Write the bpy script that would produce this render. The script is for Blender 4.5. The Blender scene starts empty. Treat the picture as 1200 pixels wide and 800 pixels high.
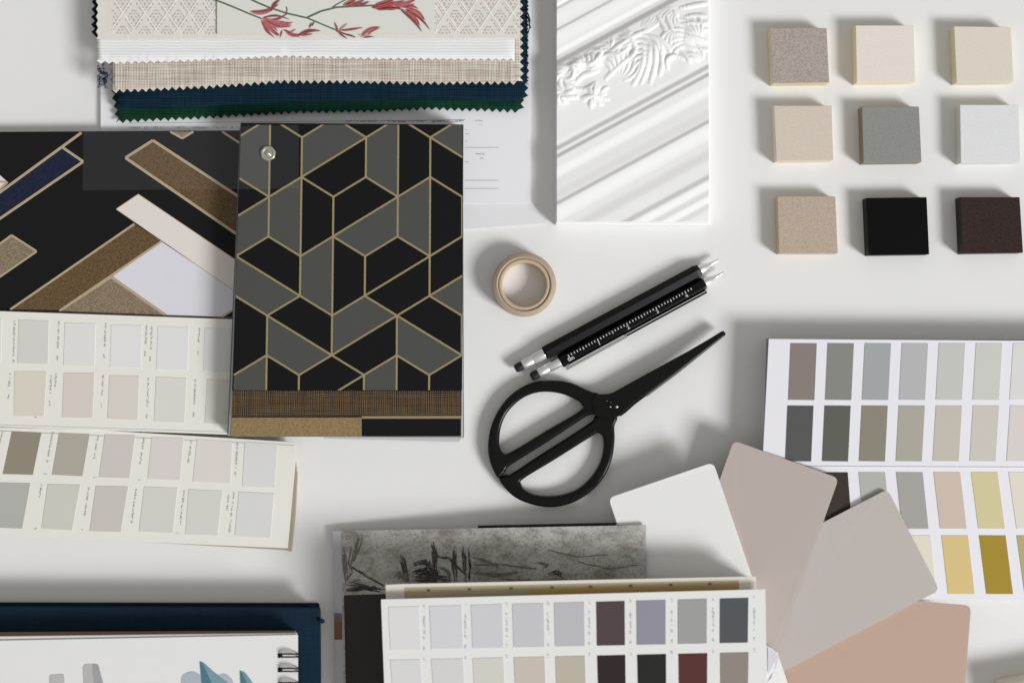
import bpy, bmesh, math, random
from mathutils import Vector, noise as mnoise
random.seed(7)
SC = bpy.context.scene
COL = SC.collection
S = 0.0005          # one photograph pixel on the table top is half a millimetre
CAMH = 1500.0       # camera height in the same units

def V(px, py, h=0.0):
    """table point seen at (px,py) in the photograph, for something h units above the table"""
    if callable(h): h = h(px, py)
    k = (CAMH - h) / CAMH * S
    return Vector(((px - 600) * k, -(py - 400) * k, h * S))

# ------------------------------------------------------------------ materials
def lin(c):
    c /= 255.0
    return c / 12.92 if c <= 0.04045 else ((c + 0.055) / 1.055) ** 2.4
def alb(rgb, k=1.13):
    return tuple(min(0.86, lin(c) * k) for c in rgb) + (1,)

_m = {}
def mat(name, rgb, rough=0.6, spec=0.3, bump=0.02, bscale=900, var=0.03, vscale=60, metal=0.0, k=1.13):
    key = (name, rgb, rough, metal)
    if key in _m: return _m[key]
    m = bpy.data.materials.new(name); m.use_nodes = True
    nt = m.node_tree; n = nt.nodes; l = nt.links
    b = n['Principled BSDF']
    b.inputs['Roughness'].default_value = rough
    b.inputs['Metallic'].default_value = metal
    b.inputs['Specular IOR Level'].default_value = spec
    tc = n.new('ShaderNodeTexCoord')
    no = n.new('ShaderNodeTexNoise'); no.inputs['Scale'].default_value = vscale; no.inputs['Detail'].default_value = 4
    l.new(tc.outputs['Object'], no.inputs['Vector'])
    mix = n.new('ShaderNodeMix'); mix.data_type = 'RGBA'
    c = alb(rgb, k)
    mix.inputs['A'].default_value = tuple(x * (1 - var) for x in c[:3]) + (1,)
    mix.inputs['B'].default_value = tuple(min(.9, x * (1 + var)) for x in c[:3]) + (1,)
    l.new(no.outputs['Fac'], mix.inputs['Factor'])
    l.new(mix.outputs['Result'], b.inputs['Base Color'])
    if bump > 0:
        nb = n.new('ShaderNodeTexNoise'); nb.inputs['Scale'].default_value = bscale; nb.inputs['Detail'].default_value = 3
        l.new(tc.outputs['Object'], nb.inputs['Vector'])
        bp = n.new('ShaderNodeBump'); bp.inputs['Strength'].default_value = bump * 5; bp.inputs['Distance'].default_value = 0.0001
        l.new(nb.outputs['Fac'], bp.inputs['Height']); l.new(bp.outputs['Normal'], b.inputs['Normal'])
    _m[key] = m
    return m

def weave(name, a, b_, px=900.0, py=900.0, rough=0.9, bump=0.6, ribs=False, ang=0.0, mixn=0.35):
    """woven cloth: two crossed thread waves, colours a (thread) and b_ (gap)"""
    m = bpy.data.materials.new(name); m.use_nodes = True
    nt = m.node_tree; n = nt.nodes; l = nt.links
    b = n['Principled BSDF']; b.inputs['Roughness'].default_value = rough
    b.inputs['Specular IOR Level'].default_value = 0.1
    tc = n.new('ShaderNodeTexCoord'); mp = n.new('ShaderNodeMapping'); mp.inputs['Rotation'].default_value = (0, 0, ang)
    l.new(tc.outputs['Object'], mp.inputs['Vector'])
    def wave(d, sc):
        w = n.new('ShaderNodeTexWave'); w.bands_direction = d; w.inputs['Scale'].default_value = sc
        w.inputs['Distortion'].default_value = 2.2; w.inputs['Detail'].default_value = 1.5; w.inputs['Detail Scale'].default_value = 0.6
        l.new(mp.outputs['Vector'], w.inputs['Vector']); return w
    wy = wave('Y', py)
    if ribs:
        out = wy.outputs['Fac']
    else:
        wx = wave('X', px)
        mu = n.new('ShaderNodeMath'); mu.operation = 'MULTIPLY'
        l.new(wx.outputs['Fac'], mu.inputs[0]); l.new(wy.outputs['Fac'], mu.inputs[1]); out = mu.outputs[0]
    nz = []
    for sc3 in ((.12, 2.2, 1), (2.2, .12, 1)):
        no = n.new('ShaderNodeTexNoise'); no.inputs['Scale'].default_value = 330; no.inputs['Detail'].default_value = 3
        ms = n.new('ShaderNodeMapping'); ms.inputs['Scale'].default_value = sc3
        l.new(mp.outputs['Vector'], ms.inputs['Vector']); l.new(ms.outputs['Vector'], no.inputs['Vector']); nz.append(no)
    av = n.new('ShaderNodeMix'); av.data_type = 'FLOAT'; av.inputs['Factor'].default_value = .12 if ribs else .5
    l.new(nz[0].outputs['Fac'], av.inputs['A']); l.new(nz[1].outputs['Fac'], av.inputs['B'])
    ct = n.new('ShaderNodeMapRange'); ct.inputs['From Min'].default_value = .34; ct.inputs['From Max'].default_value = .66
    l.new(av.outputs['Result'], ct.inputs['Value'])
    mm = n.new('ShaderNodeMix'); mm.data_type = 'FLOAT'; mm.inputs['Factor'].default_value = mixn
    l.new(out, mm.inputs['A']); l.new(ct.outputs['Result'], mm.inputs['B'])
    mix = n.new('ShaderNodeMix'); mix.data_type = 'RGBA'
    mix.inputs['A'].default_value = alb(b_); mix.inputs['B'].default_value = alb(a)
    l.new(mm.outputs['Result'], mix.inputs['Factor']); l.new(mix.outputs['Result'], b.inputs['Base Color'])
    bp = n.new('ShaderNodeBump'); bp.inputs['Strength'].default_value = bump; bp.inputs['Distance'].default_value = 0.0003
    l.new(mm.outputs['Result'], bp.inputs['Height']); l.new(bp.outputs['Normal'], b.inputs['Normal'])
    return m

def grained(name, a, b_, scale=1500, rough=0.7, lo=0.4, hi=0.6, bump=0.2, spec=.25):
    m = bpy.data.materials.new(name); m.use_nodes = True
    nt = m.node_tree; n = nt.nodes; l = nt.links
    b = n['Principled BSDF']; b.inputs['Roughness'].default_value = rough; b.inputs['Specular IOR Level'].default_value = spec
    tc = n.new('ShaderNodeTexCoord'); no = n.new('ShaderNodeTexNoise'); no.inputs['Scale'].default_value = scale; no.inputs['Detail'].default_value = 3
    l.new(tc.outputs['Object'], no.inputs['Vector'])
    r = n.new('ShaderNodeValToRGB'); r.color_ramp.elements[0].position = lo; r.color_ramp.elements[1].position = hi
    r.color_ramp.elements[0].color = alb(a); r.color_ramp.elements[1].color = alb(b_)
    l.new(no.outputs['Fac'], r.inputs['Fac']); l.new(r.outputs['Color'], b.inputs['Base Color'])
    bp = n.new('ShaderNodeBump'); bp.inputs['Strength'].default_value = bump; bp.inputs['Distance'].default_value = 0.0001
    l.new(no.outputs['Fac'], bp.inputs['Height']); l.new(bp.outputs['Normal'], b.inputs['Normal'])
    return m

# ------------------------------------------------------------------ mesh builder
class MB:
    def __init__(s): s.v = []; s.f = []; s.mi = []; s.mats = []; s.sm = []
    def slot(s, m):
        if m not in s.mats: s.mats.append(m)
        return s.mats.index(m)
    def face(s, pts, m, smooth=False):
        i = len(s.v); s.v += [Vector(p) for p in pts]
        s.f.append(tuple(range(i, i + len(pts)))); s.mi.append(s.slot(m)); s.sm.append(smooth)
    def flat(s, pts, h, m, lift=0.25):
        """a printed shape lying on a page at height h"""
        hf = h if callable(h) else (lambda x, y: h)
        P = [V(x, y, hf(x, y) + lift) for x, y in pts]
        a = sum((P[i].x * P[(i + 1) % len(P)].y - P[(i + 1) % len(P)].x * P[i].y) for i in range(len(P)))
        if a < 0: P.reverse()
        s.face(P, m)
    def line(s, a, b, w, h, m, lift=0.4):
        d = Vector((b[0] - a[0], b[1] - a[1])); L = d.length
        if L < 1e-6: return
        d /= L; nx, ny = -d.y * w / 2, d.x * w / 2
        s.flat([(a[0] + nx, a[1] + ny), (b[0] + nx, b[1] + ny), (b[0] - nx, b[1] - ny), (a[0] - nx, a[1] - ny)], h, m, lift)
    def prism(s, pts, t, m, side=None, smooth_side=False):
        """pts: (px,py,h) outline of the upper face; t thickness"""
        P = [V(*p) for p in pts]
        a = sum((P[i].x * P[(i + 1) % len(P)].y - P[(i + 1) % len(P)].x * P[i].y) for i in range(len(P)))
        if a < 0: P.reverse()
        i0 = len(s.v); n = len(P); dz = Vector((0, 0, t * S))
        s.v += P + [p - dz for p in P]
        a_ = s.slot(m); b_ = s.slot(side or m)
        s.f.append(tuple(range(i0, i0 + n))); s.mi.append(a_); s.sm.append(False)
        s.f.append(tuple(reversed(range(i0 + n, i0 + 2 * n)))); s.mi.append(a_); s.sm.append(False)
        for k in range(n):
            k2 = (k + 1) % n
            s.f.append((i0 + k2, i0 + k, i0 + n + k, i0 + n + k2)); s.mi.append(b_); s.sm.append(smooth_side)
    def tube(s, pts, r, m, seg=8):
        """pts world vectors"""
        pts = [Vector(p) for p in pts]; rings = []
        for i, p in enumerate(pts):
            d = (pts[min(i + 1, len(pts) - 1)] - pts[max(i - 1, 0)]).normalized()
            u = d.cross(Vector((0, 0, 1)))
            if u.length < 1e-3: u = d.cross(Vector((0, 1, 0)))
            u.normalize(); w = d.cross(u)
            rr = r[i] if isinstance(r, (list, tuple)) else r
            i0 = len(s.v)
            for k in range(seg):
                a = 2 * math.pi * k / seg
                s.v.append(p + (u * math.cos(a) + w * math.sin(a)) * rr)
            rings.append(i0)
        mi = s.slot(m)
        for a, b in zip(rings, rings[1:]):
            for k in range(seg):
                k2 = (k + 1) % seg
                s.f.append((a + k, b + k, b + k2, a + k2)); s.mi.append(mi); s.sm.append(True)
        s.f.append(tuple(rings[0] + k for k in range(seg))); s.mi.append(mi); s.sm.append(False)
        s.f.append(tuple(rings[-1] + k for k in reversed(range(seg)))); s.mi.append(mi); s.sm.append(False)
    def build(s, name, parent=None, root=None, bevel=0.0, label=None, segs=2):
        me = bpy.data.meshes.new(name)
        o0 = root.location.copy() if root else Vector((0, 0, 0))
        me.from_pydata([v - o0 for v in s.v], [], s.f)
        for m in s.mats: me.materials.append(m)
        for p, i, q in zip(me.polygons, s.mi, s.sm): p.material_index = i; p.use_smooth = q
        me.update()
        bm = bmesh.new(); bm.from_mesh(me); bmesh.ops.recalc_face_normals(bm, faces=[f for f in bm.faces if any(not e.is_boundary for e in f.edges)]); bm.to_mesh(me); bm.free()
        o = bpy.data.objects.new(name, me); COL.objects.link(o)
        if parent: o.parent = parent
        if bevel:
            md = o.modifiers.new('bevel', 'BEVEL'); md.width = bevel * S; md.segments = segs; md.limit_method = 'ANGLE'; md.angle_limit = math.radians(40)
        if label: o['label'] = label
        return o

def thing(name, label, cat, px, py, group=None, h=0):
    o = bpy.data.objects.new(name, None); COL.objects.link(o)
    o.location = V(px, py, h); o.empty_display_size = 0.01
    o['label'] = label; o['category'] = cat
    if group: o['group'] = group
    return o
def single(mb, name, label, cat, px, py, group=None, bevel=0.0, h=0, segs=2):
    class R: pass
    r = R(); r.location = V(px, py, h)
    o = mb.build(name, None, r, bevel, segs=segs); o.location = r.location
    o['label'] = label; o['category'] = cat
    if group: o['group'] = group
    return o
def q(pts, h): return [(x, y, h(x, y) if callable(h) else h) for x, y in pts]

def rounded(pts, r, seg=6):
    """round the corners of a px outline with per-point heights"""
    out = []; n = len(pts)
    for i in range(n):
        p0, p1, p2 = pts[i - 1], pts[i], pts[(i + 1) % n]
        a = Vector(p0[:2]) - Vector(p1[:2]); b = Vector(p2[:2]) - Vector(p1[:2])
        a.normalize(); b.normalize()
        A = Vector(p1[:2]) + a * r; B = Vector(p1[:2]) + b * r; C = Vector(p1[:2])
        for k in range(seg + 1):
            t = k / seg
            Q = A * (1 - t) ** 2 + C * 2 * t * (1 - t) + B * t * t
            out.append((Q.x, Q.y, p1[2]))
    return out

def pinked(line, pitch=8.8, amp=4.0, phase=0.0, out=1):
    """zigzag along a polyline of px points; teeth stick out to the left*out side"""
    pts = [Vector(p) for p in line]; res = []
    seglen = [(pts[i + 1] - pts[i]).length for i in range(len(pts) - 1)]
    tot = sum(seglen); n = max(2, int(tot / (pitch / 2)))
    for k in range(n + 1):
        d = tot * k / n; i = 0
        while i < len(seglen) - 1 and d > seglen[i]: d -= seglen[i]; i += 1
        t = d / seglen[i]; p = pts[i].lerp(pts[i + 1], t)
        dr = (pts[i + 1] - pts[i]).normalized(); nr = Vector((dr.y, -dr.x)) * out
        a = amp / 2 if k % 2 else -amp / 2
        a += random.uniform(-.35, .35)
        p = p + nr * a
        res.append((p.x, p.y))
    return res

def marks(mb, x0, y0, x1, y1, h, m, size=2.2, gap=2.6, seed=0, dens=.86):
    """a run of print too small to read: little strokes along a line"""
    rr = random.Random(seed * 91 + int(x0 * 7 + y0))
    d = Vector((x1 - x0, y1 - y0)); L = d.length; d /= L; nr = Vector((-d.y, d.x))
    t = 0
    while t < L:
        if rr.random() < dens:
            w = rr.uniform(.45, .8) * gap; s = size * rr.uniform(.55, 1)
            c = Vector((x0, y0)) + d * t
            a, b = c - nr * s / 2, c + nr * s / 2
            kind = rr.random()
            if kind < .6: mb.line(tuple(a), tuple(b), .7, h, m, .3)
            mb.line(tuple(c + nr * s * rr.choice((-.4, 0, .4))), tuple(c + d * w + nr * s * rr.choice((-.4, 0, .4))), .6, h, m, .35)
        t += gap

def stack(mb, pts, h0, h1, n, mats, jit=0.8, seed=1):
    rr = random.Random(seed); t = (h1 - h0) / n
    for i in range(n):
        dx, dy = rr.uniform(-jit, jit), rr.uniform(-jit, jit)
        mb.prism([(x + dx, y + dy, h0 + t * (i + 1)) for x, y in pts], t * .86, mats[i % len(mats)])

# ================================================================== TABLE
WHITE = mat('white_table_laminate', (219, 219, 218), rough=.38, spec=.3, bump=.004, bscale=300, var=.012, vscale=9)
mb = MB()
mb.prism([(-1500, -1200, 0), (2700, -1200, 0), (2700, 2000, 0), (-1500, 2000, 0)], 40, WHITE)
tb = mb.build('table_top'); tb['kind'] = 'structure'; tb['label'] = 'smooth white table top under all the samples'

INK = mat('print_ink', (158, 156, 153), rough=.7, bump=0)
INKD = mat('dark_print_ink', (96, 94, 92), rough=.7, bump=0)

# ================================================================== PRINTED SHEETS under the fabric book
t = thing('price_catalogue', 'white printed price catalogue lying open beneath the fabric samples and the wallpaper book', 'catalogue', 400, 160)
PW = mat('bright_white_paper', (221, 221, 224), rough=.55, spec=.3, bump=.01, var=.01)
PW2 = mat('catalogue_paper', (216, 216, 218), rough=.5, bump=.01, var=.01)
mb = MB(); stack(mb, [(117, -60), (621, -60), (622, 236), (640, 262), (117, 300)], 0, 4, 3, [PW2], .8, 3)
mb.build('page_block', t, t)
mb = MB(); mb.prism(q([(118, -60), (620.5, -60), (621, 238), (118, 240)], 5.2), 1, PW)
for i, (x0, x1) in enumerate(((152, 172), (180, 190), (202, 216), (226, 242), (250, 266), (270, 279))):
    marks(mb, x0, 149.5, x1, 149.5, 5.2, INK, 2.4, 2.2, i)
mb.line((150, 144.5), (545, 140.5), .5, 5.2, INK)
for i, (x0, x1) in enumerate(((405, 440), (455, 500), (506, 543))):
    marks(mb, x0, 142.3, x1, 141.8, 5.2, INKD, 2.6, 2.0, i, .97)
marks(mb, 558, 141.8, 566, 141.8, 5.2, INK, 2, 2.2, 4); marks(mb, 559, 147, 565, 147, 5.2, INK, 1.6, 2.2, 5)
marks(mb, 558, 180.5, 567, 180.5, 5.2, INK, 2, 2.2, 6); marks(mb, 561, 185.5, 566, 185.5, 5.2, INK, 1.6, 2.2, 7)
for y in (152, 157, 165, 190): marks(mb, 546, y, 550, y, 5.2, INK, 1.6, 2.2, y)
for y in (173, 211.5, 221): mb.line((545, y), (584, y), .45, 5.2, INK)
mb.build('page', t, t)

# ================================================================== FABRIC SAMPLE BOOK
t = thing('fabric_sample_book', 'stack of zigzag cut fabric swatches, white over linen, navy and green, with a botanical card', 'fabric book', 362, 60)
NAVY = weave('navy_woven_cloth', (22, 54, 72), (8, 20, 32), 300, 190, bump=.8, mixn=.4)
GREEN = weave('green_woven_cloth', (26, 74, 52), (8, 34, 26), 300, 190, bump=.8, mixn=.4)
DARK = weave('dark_navy_cloth', (18, 28, 40), (6, 10, 18), 700, 620, bump=.7)
LINEN = weave('beige_linen_cloth', (236, 225, 214), (156, 138, 124), 200, 200, bump=.9, mixn=.5)
RIB = weave('white_ribbed_cloth', (232, 232, 232), (212, 214, 215), 190, 190, bump=.4, ribs=True, mixn=.25)
PALE = weave('pale_backing_cloth', (224, 224, 216), (196, 198, 188), 600, 600, bump=.5)

from mathutils.geometry import delaunay_2d_cdt
def cloth(name, pts, h, m, th, label=None, amp=.9):
    """cloth piece: outline filled with a fine triangle grid that sags and ripples a little"""
    V2 = [Vector(p) for p in pts]; n = len(V2)
    x0, x1 = min(p.x for p in V2), max(p.x for p in V2); y0, y1 = min(p.y for p in V2), max(p.y for p in V2)
    inner = []
    yy = y0 + 5
    while yy < y1:
        xx = x0 + 7
        while xx < x1: inner.append(Vector((xx + random.uniform(-1, 1), yy + random.uniform(-1, 1)))); xx += 11
        yy += 9
    vs, es, fs, *_ = delaunay_2d_cdt(V2 + inner, [(i, (i + 1) % n) for i in range(n)], [], 1, 1e-4)
    mb = MB(); sd = h * 3.1
    W = [V(p.x, p.y, h + amp * mnoise.noise(Vector((p.x / 60, p.y / 22, sd)))) for p in vs]
    mb.v = W; mi = mb.slot(m)
    for f in fs:
        a = (W[f[1]] - W[f[0]]).cross(W[f[2]] - W[f[0]]).z
        mb.f.append(tuple(f) if a > 0 else tuple(reversed(f))); mb.mi.append(mi); mb.sm.append(True)
    o = mb.build(name, t, t, label=label)
    sm = o.modifiers.new('thickness', 'SOLIDIFY'); sm.thickness = th * S; sm.offset = -1
    return o
def layer(name, left, bottom, right, h, m, th=2.2, label=None, pin=(True, True, True), amp=4.2):
    L = pinked(left, 8.8, amp, out=1) if pin[0] else left        # going down, teeth to the left
    Bt = pinked(bottom, 8.8, amp, out=-1) if pin[1] else bottom    # going right, teeth downwards
    Rr = pinked(right, 8.8, amp, out=1) if pin[2] else right      # going up
    return cloth(name, L + Bt + Rr, h, m, th, label)
# lower layers, seen as teeth at the sides
for i in range(5):
    j = [0, 1.5, -1, .8, 0][i]
    layer('lower_swatch', [(111 + j, -60), (111 + j * 2, 44 - 3 * i)], [(140 + j, 44 - i), (560, 60 + i * 3)], [(617 - j, 100 - i * 4), (617 + j, -60)], 8 + i * 2.6,
          [GREEN, DARK, NAVY, DARK, DARK][i], label='dark swatch showing only as teeth at the side of the stack', pin=(True, False, True))
layer('green_swatch', [(132, 106), (138, 143)], [(139, 142), (250, 137), (345, 131), (430, 130), (505, 127), (608, 130)], [(612, 126), (615, -60)], 12, GREEN, label='deep green woven swatch at the bottom of the stack')
layer('navy_swatch', [(134, 100), (140, 128)], [(139, 128), (250, 124), (345, 119), (430, 118), (505, 115), (606, 119)], [(617, 112), (615, -60)], 22, NAVY, label='navy woven swatch with zigzag edge', pin=(True, False, True))
layer('linen_swatch', [(131, 30), (131, 107)], [(131, 107), (250, 101.5), (330, 95.5), (400, 96), (500, 97.5), (606, 97)], [(611, 95), (611, -60)], 26, LINEN, label='beige linen swatch')
layer('ribbed_swatch', [(113, -60), (114, 73)], [(114, 73), (135, 73.5), (200, 72), (330, 66), (450, 69), (603, 70)], [(603, 70), (604, -60)], 29, RIB, label='white ribbed swatch', pin=(True, True, False), amp=3)
# patterned jacquard swatch with a woven diamond motif
JB = weave('jacquard_ground', (228, 223, 218), (214, 208, 203), 900, 900, bump=.4)
JM = weave('jacquard_figure', (204, 193, 188), (186, 175, 171), 900, 900, bump=.4)
mb = MB()
Lp = pinked([(114, -60), (114, 46)], 8.8, 2.5, out=1)
mb.prism([(x, y, 31) for x, y in Lp + [(609, 45), (610, -60)]], .8, JB)
rr = random.Random(5)
def motif(x0, x1):
    cw, chh = 26.0, 38.0
    cx = x0 + 6
    row = 0
    for cy in [-14 + chh / 2 * k for k in range(-1, 4)]:
        off = (row % 2) * cw / 2; row += 1
        x = x0 + off - cw / 2
        while x < x1 + cw:
            for ring in (.34, .62):
                n = 8 if ring < .5 else 14
                for k in range(n):
                    a = 2 * math.pi * k / n
                    ca, sa = math.cos(a), math.sin(a)
                    dd = ring / (abs(ca) + abs(sa))
                    ex, ey = x + ca * dd * cw / 2 * 1.15, cy + sa * dd * chh / 2 * 1.15
                    if x0 + 1 < ex < x1 - 1 and ey < 39.5:
                        s_ = rr.uniform(1.0, 1.7)
                        ang = a + math.pi / 2 + rr.uniform(-.4, .4)
                        dx, dy = math.cos(ang) * s_, math.sin(ang) * s_
                        mb.line((ex - dx, ey - dy), (ex + dx, ey + dy), rr.uniform(1.0, 1.6), 31, JM, .3)
            if x0 + 1 < x < x1 - 1 and cy < 38: mb.flat([(x - 1.6, cy), (x, cy - 2.4), (x + 1.6, cy), (x, cy + 2.4)], 31, JM, .3)
            x += cw
JW = mat('jacquard_white_thread', (228, 225, 222), rough=.9, bump=0)
motif(131, 256); motif(508, 609)
for xa, xb in ((131, 254), (510, 608)):
    for k in range(-3, 12):
        for sg_ in (1, -1):
            x = xa + k * 26; pr = None
            for j in range(0, 46, 3):
                px_, py_ = x + sg_ * j * .68, j - 4
                if xa < px_ < xb and py_ < 40:
                    if pr: mb.line(pr, (px_, py_), 1.5, 31, JW, .45 + .02 * sg_)
                    pr = (px_, py_)
                else: pr = None
mb.build('jacquard_swatch', t, t, label='white swatch woven with a pale pink diamond pattern')
# botanical card
CARD = mat('sage_grey_card', (209, 210, 202), rough=.6, bump=.01, var=.01)
STEM = mat('stem_green_print', (92, 104, 84), rough=.7, bump=0, var=.15, vscale=300)
RED = mat('red_petal_print', (150, 58, 60), rough=.7, bump=0, var=.25, vscale=500)
PINK = mat('pink_petal_print', (184, 112, 118), rough=.7, bump=0, var=.2, vscale=500)
WINE = mat('wine_petal_print', (98, 44, 46), rough=.7, bump=0, var=.2, vscale=500)
mb = MB(); mb.prism(q([(254, -60), (510, -60), (509, 39.5), (254.5, 40.5)], 33), 1, CARD)
def C2(x, y): return (250 + x / 4.444, y / 4.444)
def stem(pts, w0, w1, m=STEM):
    pts = [C2(*p) for p in pts]
    for i in range(len(pts) - 1):
        mb.line(pts[i], pts[i + 1], w0 + (w1 - w0) * i / len(pts), 33, m, .4 + .01 * i)
stem([(-10, -6), (60, 20), (110, 40), (180, 70), (250, 98)], 2, 1.6)
stem([(180, -10), (230, 15), (290, 40), (380, 70), (490, 95), (560, 125), (640, 158), (690, 180), (740, 195)], 2.2, 1.2)
stem([(490, 92), (560, 60), (640, 40), (720, 35), (830, 30), (900, 34), (990, 52)], 2, 1.4)
stem([(620, 40), (650, 20), (690, 0)], 1.3, 1.1)
stem([(380, 70), (384, 50), (380, 36)], 1.2, .7, WINE)
petn = 0
def petal(x0, y0, x1, y1, w, m, bend=0.0):
    global petn
    a = Vector(C2(x0, y0)); b = Vector(C2(x1, y1)); d = b - a; nr = Vector((-d.y, d.x)).normalized(); w = w / 4.444 * 1.1
    up, dn = [], []
    for k in range(9):
        tt = k / 8; c = a + d * tt + nr * bend * d.length * math.sin(math.pi * tt)
        hw = w / 2 * math.sin(math.pi * tt ** .8) ** .8 if 0 < tt < 1 else 0
        up.append(tuple(c + nr * hw)); dn.append(tuple(c - nr * hw))
    petn += 1
    mb.flat(up + dn[-2:0:-1], 33, m, .5 + .012 * petn)
    if w > 2:
        for off, mm_ in ((.12, WINE), (-.28, RED if m is PINK else PINK), (.34, RED if m is PINK else PINK)):
            for k in range(1, 7):
                p_ = Vector(up[k]).lerp(Vector(dn[k]), .5 + off); q_ = Vector(up[k + 1]).lerp(Vector(dn[k + 1]), .5 + off * .7)
                mb.line(tuple(p_), tuple(q_), .45, 33, mm_, .507 + .012 * petn)
for p in [(262, 120, 300, 186, 12, PINK, .1), (290, 130, 335, 165, 10, RED, -.1), (340, 110, 415, 118, 12, RED, .1), (395, 168, 430, 150, 8, PINK, .1), (700, 20, 770, 12, 12, PINK, .1), (850, 52, 935, 46, 12, PINK, 0), (960, 30, 1050, 20, 14, RED, .1), (900, 20, 1000, 2, 14, PINK, .05), (190, 62, 320, 48, 22, PINK, .08), (200, 60, 345, 22, 12, WINE, .1), (300, 58, 352, -4, 16, WINE, -.1), (250, 98, 392, 66, 12, WINE, .15), (255, 98, 410, 132, 34, PINK, .08),
          (255, 96, 400, 105, 10, WINE, -.12), (270, 104, 405, 140, 12, RED, .1), (250, 104, 340, 192, 22, PINK, .0), (250, 110, 320, 200, 10, WINE, .05), (300, 150, 352, 190, 8, RED, 0), (360, 158, 345, 200, 7, RED, 0),
          (365, 155, 440, 192, 12, RED, 0), (380, 172, 465, 180, 18, PINK, .1), (385, 170, 450, 195, 9, WINE, 0), (440, 186, 560, 162, 16, WINE, -.1), (450, 186, 520, 178, 9, RED, 0), (500, 148, 512, 118, 7, RED, 0), (512, 138, 528, 112, 6, WINE, 0),
          (650, 165, 632, 115, 9, RED, 0), (655, 160, 780, 143, 10, PINK, .03), (700, 153, 782, 146, 5, RED, 0), (655, 158, 700, 122, 7, PINK, 0), (650, 168, 700, 206, 7, WINE, 0), (660, 172, 740, 192, 6, WINE, 0), (640, 160, 670, 172, 12, RED, 0),
          (765, 196, 876, 142, 16, PINK, -.12), (775, 196, 840, 190, 7, WINE, 0), (800, 188, 868, 150, 6, RED, -.1),
          (676, 32, 750, -6, 18, PINK, 0), (700, 32, 790, -2, 16, RED, .05), (740, 32, 815, 8, 12, WINE, .05), (690, 26, 740, 5, 6, WINE, 0),
          (825, 42, 940, 18, 24, RED, 0), (840, 30, 950, -8, 22, RED, .05), (880, 46, 1010, 20, 22, RED, .05), (930, 34, 1060, -4, 18, PINK, .05), (860, 44, 980, 40, 8, WINE, 0),
          (975, 52, 1088, 168, 14, WINE, -.06), (990, 52, 1080, 140, 14, PINK, -.1), (1000, 48, 1130, 158, 12, WINE, -.08), (1005, 45, 1105, 110, 16, PINK, -.14), (1000, 46, 1070, 50, 12, PINK, -.2), (1030, 70, 1095, 120, 6, RED, -.1)]:
    petal(*p)
mb.build('botanical_card', t, t, label='pale sage card printed with red tubular flowers')
# frayed threads
THR = mat('grey_blue_yarn', (96, 102, 116), rough=.9, bump=0, var=.3, vscale=900)
THD = mat('dark_yarn', (34, 38, 48), rough=.9, bump=0)
mb = MB(); rr = random.Random(3)
for k in range(16):
    x, y = rr.uniform(118, 127), rr.uniform(78, 99)
    a = rr.uniform(0, 6.28); P = []
    for i in range(6):
        P.append(V(x, y, 27 + rr.uniform(-1, 2.5))); x += math.cos(a) * 2.4; y += math.sin(a) * 2.4; a += rr.uniform(-.9, .9)
        x = min(130, max(115, x)); y = min(103, max(75, y))
    mb.tube(P, S * rr.uniform(.8, 1.6), THR if k % 3 else THD, 6)
mb.build('frayed_yarn', t, t, label='tuft of grey blue yarn at the left edge')
mb = MB()
mb.tube([V(616, 12, 20), V(619, 17, 20), V(621, 24, 20), V(620, 30, 18), V(622, 33, 18)], S * .8, THD, 6)
mb.tube([V(619, 22, 19), V(621, 31, 18), V(619, 39, 17)], S * .7, THD, 6)
mb.build('loose_thread', t, t)

# ================================================================== PLASTER MOULDING SAMPLE
t = thing('moulding_sample', 'white plaster moulding sample board with diagonal ridges and a carved leaf frieze', 'moulding board', 742, 130)
PL = mat('white_plaster', (226, 226, 230), rough=.6, spec=.2, bump=.006, bscale=1500, var=.008)
prof = [(-90, 14), (-40, 11), (-5, 14), (5, 13), (9, 11.2), (13, 12.5), (34, 10), (38, 11.5), (58, 8.5), (66, 6.5), (70, 7), (79, 12.2), (90, 12.4), (165, 9.5), (171, 9), (178, 11.8), (181, 11.6), (187, 14.4), (196, 14.0), (210, 11.4), (222, 11.8), (236, 13.2), (242, 15.6),
        (262, 12), (270, 12), (285, 14), (300, 13.6), (308, 16.2), (319, 13.8), (326, 14.6), (335, 12.4), (342, 13.2), (372, 10)]
def pf(d):
    for (a, ha), (b, hb) in zip(prof, prof[1:]):
        if a <= d <= b:
            u = (d - a) / (b - a); u = u * u * (3 - 2 * u) * .7 + u * .3
            return ha + (hb - ha) * u
    return 10
def C6(p): return (640 + p[0] / 5.714, p[1] / 5.714)
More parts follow.
